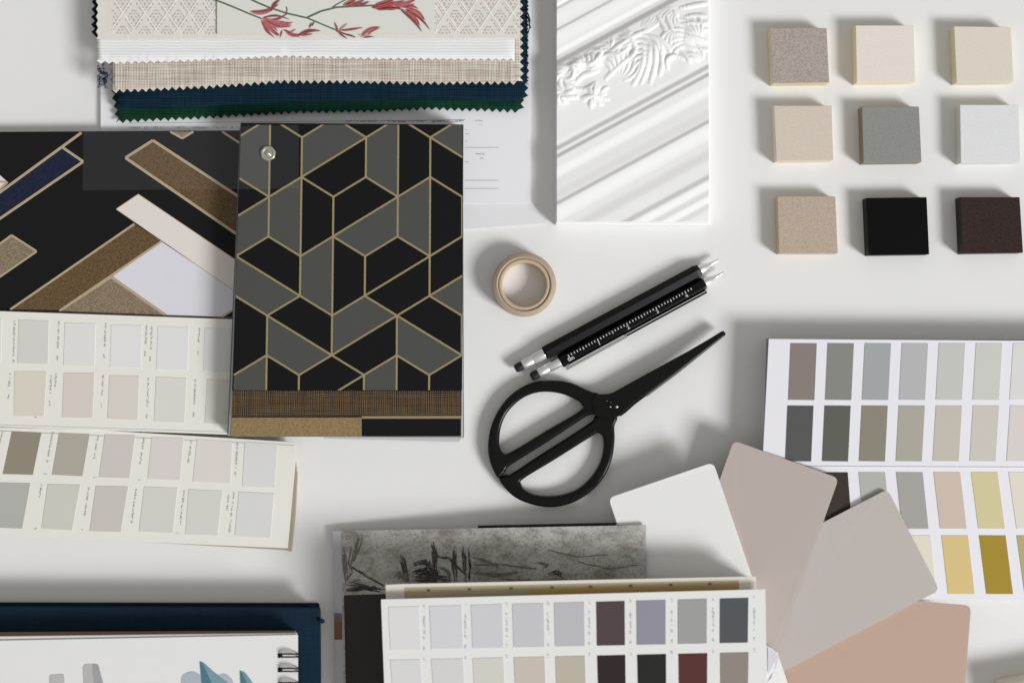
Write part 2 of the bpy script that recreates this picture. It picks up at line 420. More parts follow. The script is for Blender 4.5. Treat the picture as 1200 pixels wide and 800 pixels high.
strokes = [([(400, 530), (450, 480), (500, 440), (560, 390), (590, 350), (590, 310), (550, 250), (520, 235)], 3.2, 2.2), ([(580, 570), (620, 500), (645, 420), (650, 300)], 3, 1.8), ([(635, 560), (680, 440), (690, 300)], 3, 1.8), ([(695, 560), (728, 430), (720, 290)], 3, 1.8),
           ([(765, 300), (775, 420), (760, 500)], 3, 1.8), ([(810, 460), (806, 410), (850, 378), (915, 400)], 3, 2.8), ([(740, 110), (775, 170), (810, 230)], 2.6, 1.5), ([(800, 80), (815, 150), (860, 250)], 2.6, 1.4), ([(850, 80), (870, 120)], 2.6, 1.6),
           ([(915, 165), (980, 160), (1065, 165)], 2.6, 1.8), ([(930, 120), (1000, 110), (1065, 115)], 2.6, 1.6), ([(920, 235), (1000, 262), (1075, 285)], 2.6, 1.8), ([(920, 310), (1000, 340)], 2.6, 1.6), ([(1000, 200), (1075, 210)], 2.4, 1.4), ([(900, 60), (1000, 40), (1070, 30)], 2.6, 1.6),
           ([(90, 440), (160, 450), (182, 480), (165, 530), (90, 542)], 3, 2.4), ([(200, 430), (260, 430), (300, 435), (345, 400), (365, 350), (300, 332), (275, 355)], 3, 2.2), ([(330, 560), (322, 620), (320, 700)], 2.6, 2), ([(240, 660), (320, 650), (410, 668)], 2.6, 2), ([(80, 662), (200, 655)], 2.4, 1.6),
           ([(190, 560), (250, 510), (340, 480)], 3, 1.6), ([(345, 440), (360, 400), (420, 370), (450, 400)], 2.8, 1.8), ([(420, 360), (500, 300), (600, 240), (690, 205)], 2.6, 1.5), ([(440, 400), (520, 350), (560, 300)], 2.4, 1.3), ([(330, 690), (380, 610), (410, 590)], 2.4, 1.3), ([(200, 600), (270, 600), (330, 560)], 2.6, 1.4),
           ([(620, 230), (700, 190), (760, 150)], 2.4, 1.2), ([(470, 340), (480, 420)], 2.2, 1.0), ([(430, 350), (420, 420)], 2.2, 1.0), ([(860, 300), (930, 380), (960, 420)], 2.6, 1.4), ([(1020, 330), (1075, 340)], 2.4, 1.4), ([(700, 250), (760, 270), (820, 330), (830, 390)], 2.6, 1.3)]
def fan(cx, cy, a0, a1, n, r0, r1, curl, w=2.6, hh=1.5):
    for k in range(n):
        a = math.radians(a0 + (a1 - a0) * k / (n - 1)); P = []
        for j in range(6):
            u = j / 5; r_ = r0 + (r1 - r0) * u; aa = a + curl * u * u
            P.append((cx + math.cos(aa) * r_, cy - math.sin(aa) * r_))
        strokes.append((P, w, hh * (1 - .1 * (k % 2))))
fan(470, 560, 20, 110, 7, 60, 230, .5, 2.4, 1.5)
fan(760, 420, 95, 190, 7, 60, 220, .5, 2.4, 1.5)
fan(1010, 300, 70, 185, 9, 40, 200, .45, 2.4, 1.5)
fan(880, 60, 180, 260, 6, 30, 130, .4, 2.2, 1.2)
fan(250, 470, 0, 170, 7, 30, 110, .6, 2.4, 1.4)
fan(320, 650, 0, 300, 6, 15, 75, .3, 2.8, 1.6)
fan(120, 500, 200, 340, 5, 20, 100, .5, 2.4, 1.4)
fan(110, 620, 180, 350, 5, 20, 80, .5, 2.4, 1.2)
fan(600, 250, 150, 235, 5, 20, 120, -.4, 2.4, 1.2)
fan(860, 200, 200, 300, 6, 20, 130, .4, 2.4, 1.2)
fan(1040, 420, 80, 150, 4, 20, 110, .4, 2.4, 1.2)
fan(640, 190, 10, 70, 5, 10, 110, .3, 2.2, 1.1)
fan(420, 330, 60, 200, 5, 10, 90, .5, 2.2, 1.2)
segs_ = []
def catm(P, n=4):
    P = [Vector(p) for p in P]; P = [P[0]] + P + [P[-1]]; out = []
    for i in range(1, len(P) - 2):
        p0, p1, p2, p3 = P[i - 1:i + 3]
        for k in range(n):
            u = k / n
            out.append(.5 * ((2 * p1) + (p2 - p0) * u + (2 * p0 - 5 * p1 + 4 * p2 - p3) * u * u + (3 * p1 - p0 - 3 * p2 + p3) * u ** 3))
    out.append(P[-1]); return out
for pl, w, hh in strokes:
    P = catm([C6(p) for p in pl]); m_ = len(P) - 1
    for i in range(m_):
        u = i / m_; tp = min(1, .35 + 2.2 * u, .25 + 2.2 * (1 - u))
        segs_.append((P[i], P[i + 1], 1.35 * w * (.6 + .4 * tp), hh * tp))
BK = {}
for sg_ in segs_:
    for bx in range(int(min(sg_[0][0], sg_[1][0]) - 4) // 8, int(max(sg_[0][0], sg_[1][0]) + 4) // 8 + 1):
        for by in range(int(min(sg_[0][1], sg_[1][1]) - 4) // 8, int(max(sg_[0][1], sg_[1][1]) + 4) // 8 + 1):
            BK.setdefault((bx, by), []).append(sg_)
env = [((655, 84), 9, 2.2), ((676, 76), 9, 2.4), ((696, 70), 10, 2.6), ((722, 66), 13, 2.8), ((752, 72), 14, 2.4), ((770, 58), 12, 2), ((790, 40), 15, 2.4), ((812, 42), 15, 2.6), ((826, 30), 12, 2.2), ((695, 108), 9, 2.0), ((668, 104), 9, 1.8), ((655, 118), 8, 1.4), ((808, 68), 10, 1.5), ((735, 50), 10, 1.6)]
def relief(x, y):
    d = y + .54 * (x - 652)
    h = pf(d)
    if 72 < d < 172:
        f = min(1, (d - 78) / 8, (170 - d) / 8); f = max(0, f)
        e = max([hh * math.exp(-((x - c[0]) ** 2 + (y - c[1]) ** 2) / (r * r)) for c, r, hh in env])
        g = 0
        for a, b, w, hh in BK.get((int(x) // 8, int(y) // 8), ()):
            dx, dy = b[0] - a[0], b[1] - a[1]; L2 = dx * dx + dy * dy + 1e-6
            u = max(0, min(1, ((x - a[0]) * dx + (y - a[1]) * dy) / L2))
            ds = math.hypot(x - a[0] - u * dx, y - a[1] - u * dy)
            if ds < w: g = max(g, hh * (1 - (ds / w) ** 2))
        h += f * (e * 1.5 + g * 1.45)
    return h
BH = 12
mb = MB(); mb.prism(q([(651, -50), (832, -50), (832, 264), (651, 263)], BH), BH, PL); mb.build('backing_board', t, t, bevel=.8)
me = bpy.data.meshes.new('carved_face'); nx, ny = 300, 500
vs, fs = [], []
x0, x1, y0, y1 = 651.6, 831, -38, 261
for j in range(ny + 1):
    for i in range(nx + 1):
        x = x0 + (x1 - x0) * i / nx; y = y0 + (y1 - y0) * j / ny
        h = BH + 2 + relief(x, y) * .76
        if i in (0, nx) or j in (0, ny): h = BH + .1
        ii, jj = min(max(i, 1), nx - 1), min(max(j, 1), ny - 1)
        if (i, j) != (ii, jj):
            pass
        p = V(x, y, 20); vs.append(Vector((p.x, p.y, h * S)) - t.location)
for j in range(ny):
    for i in range(nx):
        a = j * (nx + 1) + i; fs.append((a, a + nx + 1, a + nx + 2, a + 1))
me.from_pydata(vs, [], fs); me.materials.append(PL)
for p in me.polygons: p.use_smooth = True
o = bpy.data.objects.new('carved_face', me); COL.objects.link(o); o.parent = t

# ================================================================== NINE TILES
tiles = [([(902.8, 33), (968.8, 33), (972, 97), (905.6, 98)], (172, 162, 154), (150, 140, 132), 'speckled grey taupe sample tile, at the left end of the top row', (205, 190, 150)),
         ([(1002.8, 30), (1071, 30), (1073, 96), (1004, 97)], (220, 212, 205), (214, 205, 198), 'pale blush cream sample tile between the taupe tile and the sand tile', (226, 212, 180)),
         ([(1118, 31), (1184.8, 32), (1188, 96), (1121, 97)], (211, 205, 192), (206, 200, 186), 'smooth pale sand sample tile above the plain white tile', (210, 201, 172)),
         ([(907, 124), (974.8, 124), (976.8, 188), (910, 189)], (204, 192, 180), (196, 184, 172), 'plain light beige sample tile left of the mid grey tile', (214, 200, 178)),
         ([(1010, 125), (1077, 125), (1080, 190), (1012, 191)], (138, 138, 134), (128, 128, 125), 'mid grey sample tile in the centre of the grid', (130, 118, 98)),
         ([(1125, 123), (1194, 123), (1196, 190), (1126, 191)], (214, 215, 215), (208, 209, 210), 'plain white sample tile', (205, 206, 200)),
         ([(911, 230), (979, 230), (982, 297), (913, 297)], (180, 165, 149), (166, 151, 136), 'speckled tan sample tile left of the black tile', (190, 170, 140)),
         ([(1015, 232), (1086, 231), (1089, 298), (1018, 299)], (10, 10, 10), (7, 7, 7), 'solid black sample tile', (10, 10, 10)),
         ([(1125, 231), (1195, 231), (1199, 296), (1128, 297)], (58, 45, 41), (43, 33, 31), 'dark chocolate brown sample tile right of the black tile', (42, 32, 30))]
for i, (pts, c1, c2, lab, side) in enumerate(tiles):
    m = grained('tile_stone_%d' % i, c1, c2, 1100 if i in (0, 6) else 1600, .5, bump=.15, spec=.25 if i < 7 else .08)
    sd = mat('tile_side', side, rough=.6, bump=.03)
    mb = MB(); mb.prism(q(pts, 17), 17, m, sd)
    cx = sum(p[0] for p in pts) / 4; cy = sum(p[1] for p in pts) / 4
    single(mb, 'sample_tile', lab, 'tile', cx, cy, 'square sample tiles laid out three by three', bevel=.45)

# ================================================================== LEFT WALLPAPER PAGE
t = thing('wallpaper_sample_book', 'open wallpaper book showing black paper with navy, brown and white bars edged in gold', 'wallpaper book', 140, 262)
BLK = mat('black_wallpaper', (24, 24, 25), rough=.5, spec=.12, bump=.03, var=.06)
GLD = mat('champagne_metallic_line', (176, 160, 132), rough=.45, bump=.02, var=.12, vscale=600, metal=.15)
NVY = grained('navy_wallpaper', (18, 24, 46), (28, 34, 58), 700, .5)
BRN = grained('brown_foil_wallpaper', (78, 60, 38), (106, 86, 58), 1500, .5)
TAU = grained('taupe_foil_wallpaper', (110, 96, 76), (142, 128, 106), 1500, .5)
CRM = mat('cream_wallpaper', (214, 207, 202), rough=.5, bump=.02)
LAV = mat('white_wallpaper', (208, 207, 214), rough=.45, bump=.01)
mb = MB(); stack(mb, [(-60, 157), (279, 155), (274, 370), (-60, 361)], 0, 12, 6, [BLK, PW2, BLK], .7, 4); mb.build('page_block', t, t)
mb = MB(); H = 13.5
mb.prism(q([(-60, 155), (281, 153), (276, 371), (-60, 361)], H), 1, BLK)
def C5(l): return [(x / 3.333, 140 + y / 3.333) for x, y in l]
def shape(l, m, edges=(), w=3.2, z=.25):
    P = C5(l); mb.flat(P, H, m, z)
    for a, b in edges: mb.line(P[a], P[b], w, H, GLD, .45 + .01 * (a + b))
shape([(-60, 326), (-60, 240), (0, 218), (30, 245)], CRM, [(1, 3), (3, 0)], 2.2)
shape([(-60, 328), (245, 110), (325, 165), (-60, 428)], NVY, [(1, 2), (2, 3)], 3)
mb.line(*C5([(-60, 328), (318, 52)]), 3.2, H, GLD, .5)
shape([(-60, 440 + 90), (-60, 500 + 30), (45, 452), (143, 515), (-60, 655)], TAU, [(1, 2), (2, 3), (3, 4)], 2.4)
shape([(490, 150), (597, 82), (930, 300), (922, 446)], BRN, [(0, 1), (1, 2), (3, 0)], 3.2)
shape([(665, 48), (755, 48), (712, 74)], TAU, [(0, 2), (2, 1)], 2.6)
mb.line(*C5([(868, 48), (935, 92)]), 2.6, H, GLD, .5)
shape([(525, 408), (632, 475), (235, 745), (40, 742)], BRN, [(0, 3), (1, 2)], 2.6)
shape([(434, 616), (645, 764), (232, 748)], TAU, [(0, 1), (0, 2)], 2.6, .28)
shape([(632, 478), (918, 670), (914, 742), (866, 770), (652, 764), (440, 612)], LAV, [], 2, .26)
mb.line(*C5([(436, 615), (650, 764)]), 2.4, H, GLD, .52)
shape([(455, 350), (540, 293), (918, 548), (916, 668)], CRM, [(3, 0), (0, 1), (1, 2)], 1.4, .6)
mb.line(*C5([(866, 772), (916, 740)]), 2.2, H, GLD, .52)
mb.build('page', t, t)

# ================================================================== CREAM COLOUR CHART, left
t = thing('cream_colour_chart', 'cream folded paint chart with rows of off white, beige and taupe swatches', 'colour chart', 160, 505)
CP = mat('cream_chart_paper', (220, 219, 211), rough=.5, bump=.01, var=.01)
CPe = mat('shade_brown_backing', (160, 151, 134), rough=.8, bump=.05)
Hc = 17.0
mb = MB(); mb.prism(q([(-60, 505), (343, 523), (348, 556), (346, 600), (341, 646), (333, 644), (-60, 622)], 7), 7, CPe)  # brown right end juts out in place of the shadow beside the lower leaf
mb.prism(q([(-60, 368), (270, 377), (266, 505), (-60, 498)], 13), 12, CPe); mb.build('backing_shade_slab', t, t)
up = MB(); up.prism(q([(-60, 362.5), (273, 374), (267, 509), (-60, 498)], Hc), 2, CP)
lo = MB(); lo.prism([(-60, 499, 15.5), (120, 504, 15.5), (346, 518, 15.5), (346, 540, 15.5), (337, 642, 15.5), (150, 634, 15.5), (-60, 622, 15.5)], 3, CP, mat('chart_edge', (206, 200, 182), rough=.6))
lo.line((-60, 501.5), (345, 521.5), .6, 15.5, INK, .2)
up.line((-60, 495.6), (267, 506), .4, Hc, INK, .2)
colnames = {}
def swatch(parent, pts, h, rgb, label=None, name='colour_swatch'):
    av = sum(rgb) / 3; sat = .85 if max(rgb) - min(rgb) < 40 else .97
    rgb = tuple(round(av + (c - av) * sat) for c in rgb)
    b = MB(); b.prism(q(pts, h + .45), .5, mat('swatch_paint', rgb, rough=.55, spec=.25, bump=.006, var=.008))
    o = b.build(name, parent, t)
    if label: o['label'] = label
    return o
def col_run(mb, h, x, y0, y1, slant, seed, y2=None):
    marks(mb, x, y0, x + slant, y1, h, INK, 2.6, 2.0, seed, .9)
    if y2: marks(mb, x + slant * 1.6, y2, x + slant * 1.7, y2 + 4, h, INK, 2.2, 2, seed + 5)
U1 = [([(22, 374.6), (57, 376), (56, 426.5), (20.6, 425.6)], (198, 196, 190), 'pale warm grey swatch')]
for i, c in enumerate([(213, 212, 210), (216, 216, 218), (214, 214, 215), (208, 208, 209)]):
    x = 76 + 54.5 * i; y = 376 + 2.2 * (i + 1)
    U1.append(([(x, y), (x + 36, y + 1), (x + 34.5, y + 51), (x - 1.5, y + 50)], c, 'near white swatch'))
U1.append(([(-34, 372.5), (2, 374), (1, 424), (-35, 423)], (212, 211, 208), None))
U1[4] = ([(240, 384), (271.5, 385), (269.5, 435), (238.5, 434.5)], (208, 208, 209), 'near white swatch')
U2 = [([(17, 435), (54.5, 435.5), (51.5, 487.5), (16.5, 487.5)], (205, 197, 178), 'sand yellow swatch'), ([(75, 437), (110.6, 437), (108.4, 489.4), (72.8, 489)], (202, 190, 180), 'pinkish beige swatch'),
      ([(128.4, 439.7), (163, 440.6), (161, 492), (126, 490.3)], (203, 195, 183), 'beige swatch'), ([(183, 441.5), (218.5, 443), (216, 495), (180.5, 494)], (207, 201, 196), 'pale blush swatch'),
      ([(243, 444), (270.5, 445), (268, 497), (240, 496)], (203, 198, 190), 'pale beige swatch'), ([(-38, 433), (-2, 434), (-4, 485.5), (-39, 485)], (209, 204, 196), None)]
L1 = [([(14, 505.6), (48.4, 507), (38.4, 556), (3.4, 555)], (140, 131, 113), 'olive brown swatch'), ([(69.4, 507), (105, 508.5), (96.6, 557.7), (61, 556)], (168, 161, 148), 'greige swatch'),
      ([(123, 509), (158.4, 510), (151.5, 560), (116, 559)], (189, 180, 176), 'mauve grey swatch'), ([(178, 512), (215, 513), (211, 562.6), (173, 561)], (203, 195, 192), 'pale pink grey swatch'),
      ([(231, 514.5), (272, 517), (270, 566), (226, 564)], (209, 200, 196), 'pale blush swatch'), ([(287, 517.5), (325, 520), (322, 571), (284, 570)], (205, 205, 205), 'pale cool grey swatch')]
L2 = [([(-10, 565), (35.6, 566), (26, 619), (-14, 617.5)], (170, 170, 164), 'stone grey swatch'), ([(56, 567), (94, 568), (84.4, 621), (48.7, 619)], (188, 187, 173), 'sage beige swatch'),
      ([(112.5, 569), (150, 570), (141.5, 623), (105, 622)], (184, 175, 170), 'mauve taupe swatch'), ([(169, 570), (208, 571.5), (202.5, 624), (163, 622.5)], (196, 196, 188), 'pale sage grey swatch'),
      ([(221, 573), (260.6, 575), (255, 627), (217.5, 625.6)], (198, 198, 190), 'light grey green swatch'), ([(280, 576), (321, 578), (317, 630), (275, 628)], (202, 202, 203), 'pale cool grey swatch')]
for i, (x, y, a, b) in enumerate([(17, 376, 48, 0), (69, 377, 30, 1), (124, 379, 26, 1), (172, 382, 20, 1), (178, 382, 26, 1), (234, 384, 16, 1), (12, 438, 14, 1), (66, 438, 14, 0), (60, 440, 20, 1), (121, 440, 22, 1), (174, 443, 32, 1), (229, 445, 28, 1)]):
    col_run(up, Hc, x, y, y + a, -1.2, i, y + a + 10 if b else None)
for i, (x, y, a, s_) in enumerate([(3, 506, 18, -5), (62, 506, 36, -7), (115, 511, 26, -5), (169, 513, 30, -5), (224, 517, 24, -3), (278, 519, 38, -2), (49, 568, 14, -3), (104, 571, 34, -5), (160, 572, 40, -6), (216, 575, 40, -5), (268, 579, 20, -2), (274, 577, 46, -5), (325, 540, 0.1, 0)]):
    if a > 1: col_run(lo, 15.5, x, y, y + a, s_, 40 + i)
for x, y in ((40, 489), (110, 559), (52, 555), (162, 562), (40, 619), (96, 620), (152, 620), (206, 624)): marks(lo if y > 500 else up, x, y, x + 3, y, 15.5 if y > 500 else Hc, INK, 1.8, 2, x)
uo = up.build('chart_page', t, t, label='upper leaf of the chart'); loo = lo.build('chart_page', t, t, label='lower leaf of the chart, stepped out to the right')
blend = lambda c: tuple(v + (p - v) * .3 for v, p in zip(c, (216, 214, 207))) if min(c) > 165 else c
for pts, c, lb in U1 + U2: swatch(uo, pts, Hc, blend(c), lb)
for pts, c, lb in L1 + L2: swatch(loo, pts, 15.5, blend(c), lb)

# ================================================================== GEOMETRIC WALLPAPER BOOK (centre left)
t = thing('geometric_wallpaper_book', 'pattern book with charcoal and black trapezoids outlined in gold, held by a rivet', 'pattern book', 408, 328)
EDG = mat('pattern_book_edge', (96, 102, 106), rough=.6, bump=.02)
EDL = mat('pattern_book_edge_light', (188, 190, 190), rough=.6)
EDK = mat('pattern_book_edge_dark', (44, 46, 48), rough=.6)
mb = MB()
stack(mb, [(283, 148), (541, 149), (542, 511), (268, 509)], 0, 37, 15, [EDG, EDL, EDK, EDG, EDL], 1.6, 11)
mb.prism(q([(300, 420), (544, 420), (546, 507), (535, 521), (400, 516)], 10), 1, PW2)
mb.prism(q([(300, 420), (543, 420), (544, 507), (538, 517.5), (380, 513.5)], 18), 1, EDL)
mb.build('page_block', t, t)
BWV = weave('brown_grasscloth', (138, 114, 86), (10, 10, 14), 250, 250, bump=.7, mixn=.22)
OCH = grained('ochre_wallpaper', (124, 104, 70), (142, 122, 86), 1100, .55)
GP = mat('charcoal_wallpaper', (74, 75, 72), rough=.55, spec=.12, bump=.02, var=.02)
BP = mat('black_pattern_wallpaper', (20, 20, 22), rough=.5, spec=.12, bump=.02, var=.04)
GL2 = mat('gold_pattern_line', (150, 138, 100), rough=.5, bump=.02, var=.12, vscale=800, metal=.2)
mb = MB(); mb.prism(q([(272, 470), (541, 470), (540.5, 511.5), (271, 511.5)], 39.3), 1, OCH)
mb.flat([(424, 490.5), (540, 490.5), (540, 511), (424, 511)], 39.3, BP); mb.line((424, 488.8), (540, 488.4), 2.6, 39.3, GL2)
mb.build('striped_page', t, t, label='lowest page showing an ochre and a black strip')
mb = MB(); mb.prism(q([(273, 440), (541, 440), (541, 487), (272, 487.5)], 41), 1, BWV); mb.line((272, 488.2), (424, 488.2), 1.4, 39.6, BP); mb.build('grasscloth_page', t, t, label='page showing a brown woven strip')
mb = MB(); H = 43
mb.prism(q([(282, 144), (543, 146), (541.5, 457.5), (272, 457.5)], H), 1, BP)
def N(k, j):
    u = (j - 1) / 11.0
    return ((278.7 + 37.6 * k) * (1 - u) + (274.4 + 38.1 * k) * u, 138.0 + 23.17 * j)
def clip(poly):
    def cut(P, f):
        out = []
        for i in range(len(P)):
            a, b = P[i - 1], P[i]; fa, fb = f(a), f(b)
            if (fa < 0) != (fb < 0):
                u = fa / (fa - fb); out.append((a[0] + (b[0] - a[0]) * u, a[1] + (b[1] - a[1]) * u))
            if fb >= 0: out.append(b)
        return out
    le = lambda p: p[0] - (282.6 + (272.6 - 282.6) * (p[1] - 144) / 313)
    re = lambda p: (542.4 + (541 - 542.4) * (p[1] - 146) / 311) - p[0]
    for f in (le, re, lambda p: p[1] - 146.4, lambda p: 457 - p[1]): 
        if poly: poly = cut(poly, f)
    return poly
greys = [[(0, 1), (1, 0), (1, 4), (0, 3)], [(0, 5), (1, 4), (1, 6), (0, 7)], [(1, 4), (2, 3), (2, 7), (1, 6)], [(2, 1), (3, 0), (4, 1), (2, 3)], [(4, 1), (5, 0), (5, 4), (4, 3)], [(6, 1), (7, 0), (7, 2)], [(5, 4), (6, 3), (6, 7), (5, 6)],
         [(3, 6), (5, 4), (5, 6), (4, 7)], [(2, 7), (3, 6), (3, 10), (2, 9)], [(0, 7), (2, 9), (1, 10), (0, 9)], [(4, 9), (5, 10), (3, 12), (3, 10)], [(1, 10), (3, 12), (2, 13), (1, 12)], [(5, 10), (7, 12), (6, 13), (5, 12)],
         [(6, 9), (7, 8), (8, 7), (8, 11), (7, 10)], [(0, 13), (1, 12), (1, 14), (0, 14)], [(4, 13), (5, 12), (5, 14), (4, 14)]]
for g in greys:
    P = clip([N(*p) for p in g])
    if len(P) > 2: mb.flat(P, H, GP, .25)
edges = '1,0-1,4 1,4-1,6 0,1-1,0 0,3-1,4 0,5-1,4 1,0-2,1 3,0-2,1 2,1-2,3 2,3-1,4 2,3-2,7 2,3-3,4 2,3-4,1 3,0-4,1 5,0-4,1 4,1-4,3 4,3-3,4 4,3-5,4 5,0-5,4 5,4-5,6 3,4-3,6 3,6-5,4 3,6-2,7 3,6-4,7 5,0-6,1 7,0-6,1 6,1-7,2 6,1-6,3 6,3-5,4 6,3-7,4 6,3-6,7 7,4-7,6 1,6-0,7 1,6-2,7 5,6-4,7 5,6-6,7 7,6-6,7 -1,6-2,9 2,7-2,9 3,6-3,10 3,10-3,12 4,7-4,9 6,7-4,9 6,7-6,9 8,7-6,9 2,9-1,10 2,9-3,10 4,9-3,10 4,9-5,10 6,9-5,10 6,9-7,10 0,9-1,10 1,10-1,12 1,10-3,12 5,10-3,12 5,10-5,12 5,10-7,12 7,10-7,12 1,12-0,13 1,12-2,13 2,13-3,12 3,12-4,13 4,13-5,12 5,12-6,13 6,13-7,12 1,12-1,14 2,13-2,15 4,13-4,15 5,12-5,14 6,13-6,15 4,13-3,14'
for n_, e in enumerate(edges.split()):
    a, b = e.rsplit('-', 1) if not e.startswith('-') else ('-1,6', e[5:])
    a = N(*map(float, a.split(','))); b = N(*map(float, b.split(',')))
    d = Vector((b[0] - a[0], b[1] - a[1])).normalized(); nn = Vector((-d.y, d.x)) * 1.1
    P = clip([(a[0] + nn.x, a[1] + nn.y), (b[0] + nn.x, b[1] + nn.y), (b[0] - nn.x, b[1] - nn.y), (a[0] - nn.x, a[1] - nn.y)])
    if len(P) > 2: mb.flat(P, H, GL2, .45 + n_ * .002)
cov = mb.build('pattern_page', t, t, label='top page of charcoal and black trapezoids with gold outlines')
RIV = mat('aged_brass', (205, 200, 184), rough=.28, spec=.5, bump=.1, bscale=500, metal=.8, k=1.0)
mb = MB(); c = V(314.5, 180, H); R = 8.6
prof_r = [(1.0, .3), (1.0, 1.8), (.88, 2.9), (.7, 2.9), (.58, 1.6), (.44, 1.6), (.34, 3.6), (.2, 4.6), (.0, 4.8)]
sg = 28; base = len(mb.v); mi = mb.slot(RIV)
for rr_, z in prof_r[:-1]:
    for k in range(sg):
        a = 2 * math.pi * k / sg; w = 1 + .035 * math.sin(7 * a)
        mb.v.append(c + Vector((math.cos(a) * R * S * rr_ * w, math.sin(a) * R * S * rr_ * w, z * S)))
mb.v.append(c + Vector((0, 0, 4.8 * S)))
for r_ in range(len(prof_r) - 2):
    for k in range(sg):
        k2 = (k + 1) % sg; A = base + r_ * sg
        mb.f.append((A + k, A + k2, A + sg + k2, A + sg + k)); mb.mi.append(mi); mb.sm.append(True)
A = base + (len(prof_r) - 2) * sg
for k in range(sg): mb.f.append((A + k, A + (k + 1) % sg, len(mb.v) - 1)); mb.mi.append(mi); mb.sm.append(True)
mb.build('rivet', t, t)

# clear film across both wallpaper pages
m = bpy.data.materials.new('clear_film'); m.use_nodes = True
nt = m.node_tree; b = nt.nodes['Principled BSDF']; b.inputs['Base Color'].default_value = (.75, .77, .82, 1); b.inputs['Roughness'].default_value = .35
tr = nt.nodes.new('ShaderNodeBsdfTransparent'); mx = nt.nodes.new('ShaderNodeMixShader'); mx.inputs[0].default_value = .012
nt.links.new(tr.outputs[0], mx.inputs[1]); nt.links.new(b.outputs[0], mx.inputs[2]); nt.links.new(mx.outputs[0], nt.nodes['Material Output'].inputs['Surface'])
mb = MB(); mb.prism(q([(97.5, 150), (350, 147), (350, 221), (97, 223)], 45.5), .25, m)
single(mb, 'clear_film_sheet', 'clear plastic film strip lying across the tops of the two wallpaper pages', 'plastic film', 220, 156, h=45)

# ================================================================== TAPE ROLL
def lathe(mb, c, prof, m, seg=72, closed=True):
    b0 = len(mb.v); mi = mb.slot(m); n = len(prof)
    for r, z in prof:
        for k in range(seg):
            a = 2 * math.pi * k / seg; mb.v.append(c + Vector((math.cos(a) * r * S, math.sin(a) * r * S, z * S)))
    for i in range(n if closed else n - 1):
        i2 = (i + 1) % n
        for k in range(seg):
            k2 = (k + 1) % seg
            mb.f.append((b0 + i * seg + k, b0 + i * seg + k2, b0 + i2 * seg + k2, b0 + i2 * seg + k)); mb.mi.append(mi); mb.sm.append(True)
t = thing('tape_roll', 'roll of tan paper tape standing flat beside the pens', 'tape roll', 614, 334)
c0 = V(614.3, 333.6, 15); c0.z = 0
TP = mat('tan_paper_tape', (166, 150, 132), rough=.6, bump=.05, bscale=700, var=.08, vscale=200)
CO = mat('kraft_core', (184, 162, 138), rough=.75, bump=.05)
mb = MB(); lathe(mb, c0, [(36.4, .6), (36.9, 1.5), (36.9, 20.5), (36.2, 21.6), (33, 21.3), (32.6, 21.8), (30.2, 21.4), (30, 1), (31, .3)], TP); mb.build('tape', t, t)
mb = MB(); lathe(mb, c0, [(29.8, .3), (29.8, 20.2), (28.8, 21), (26.2, 21), (25.4, 20), (25.4, .6), (26, .2)], CO); mb.build('core', t, t)

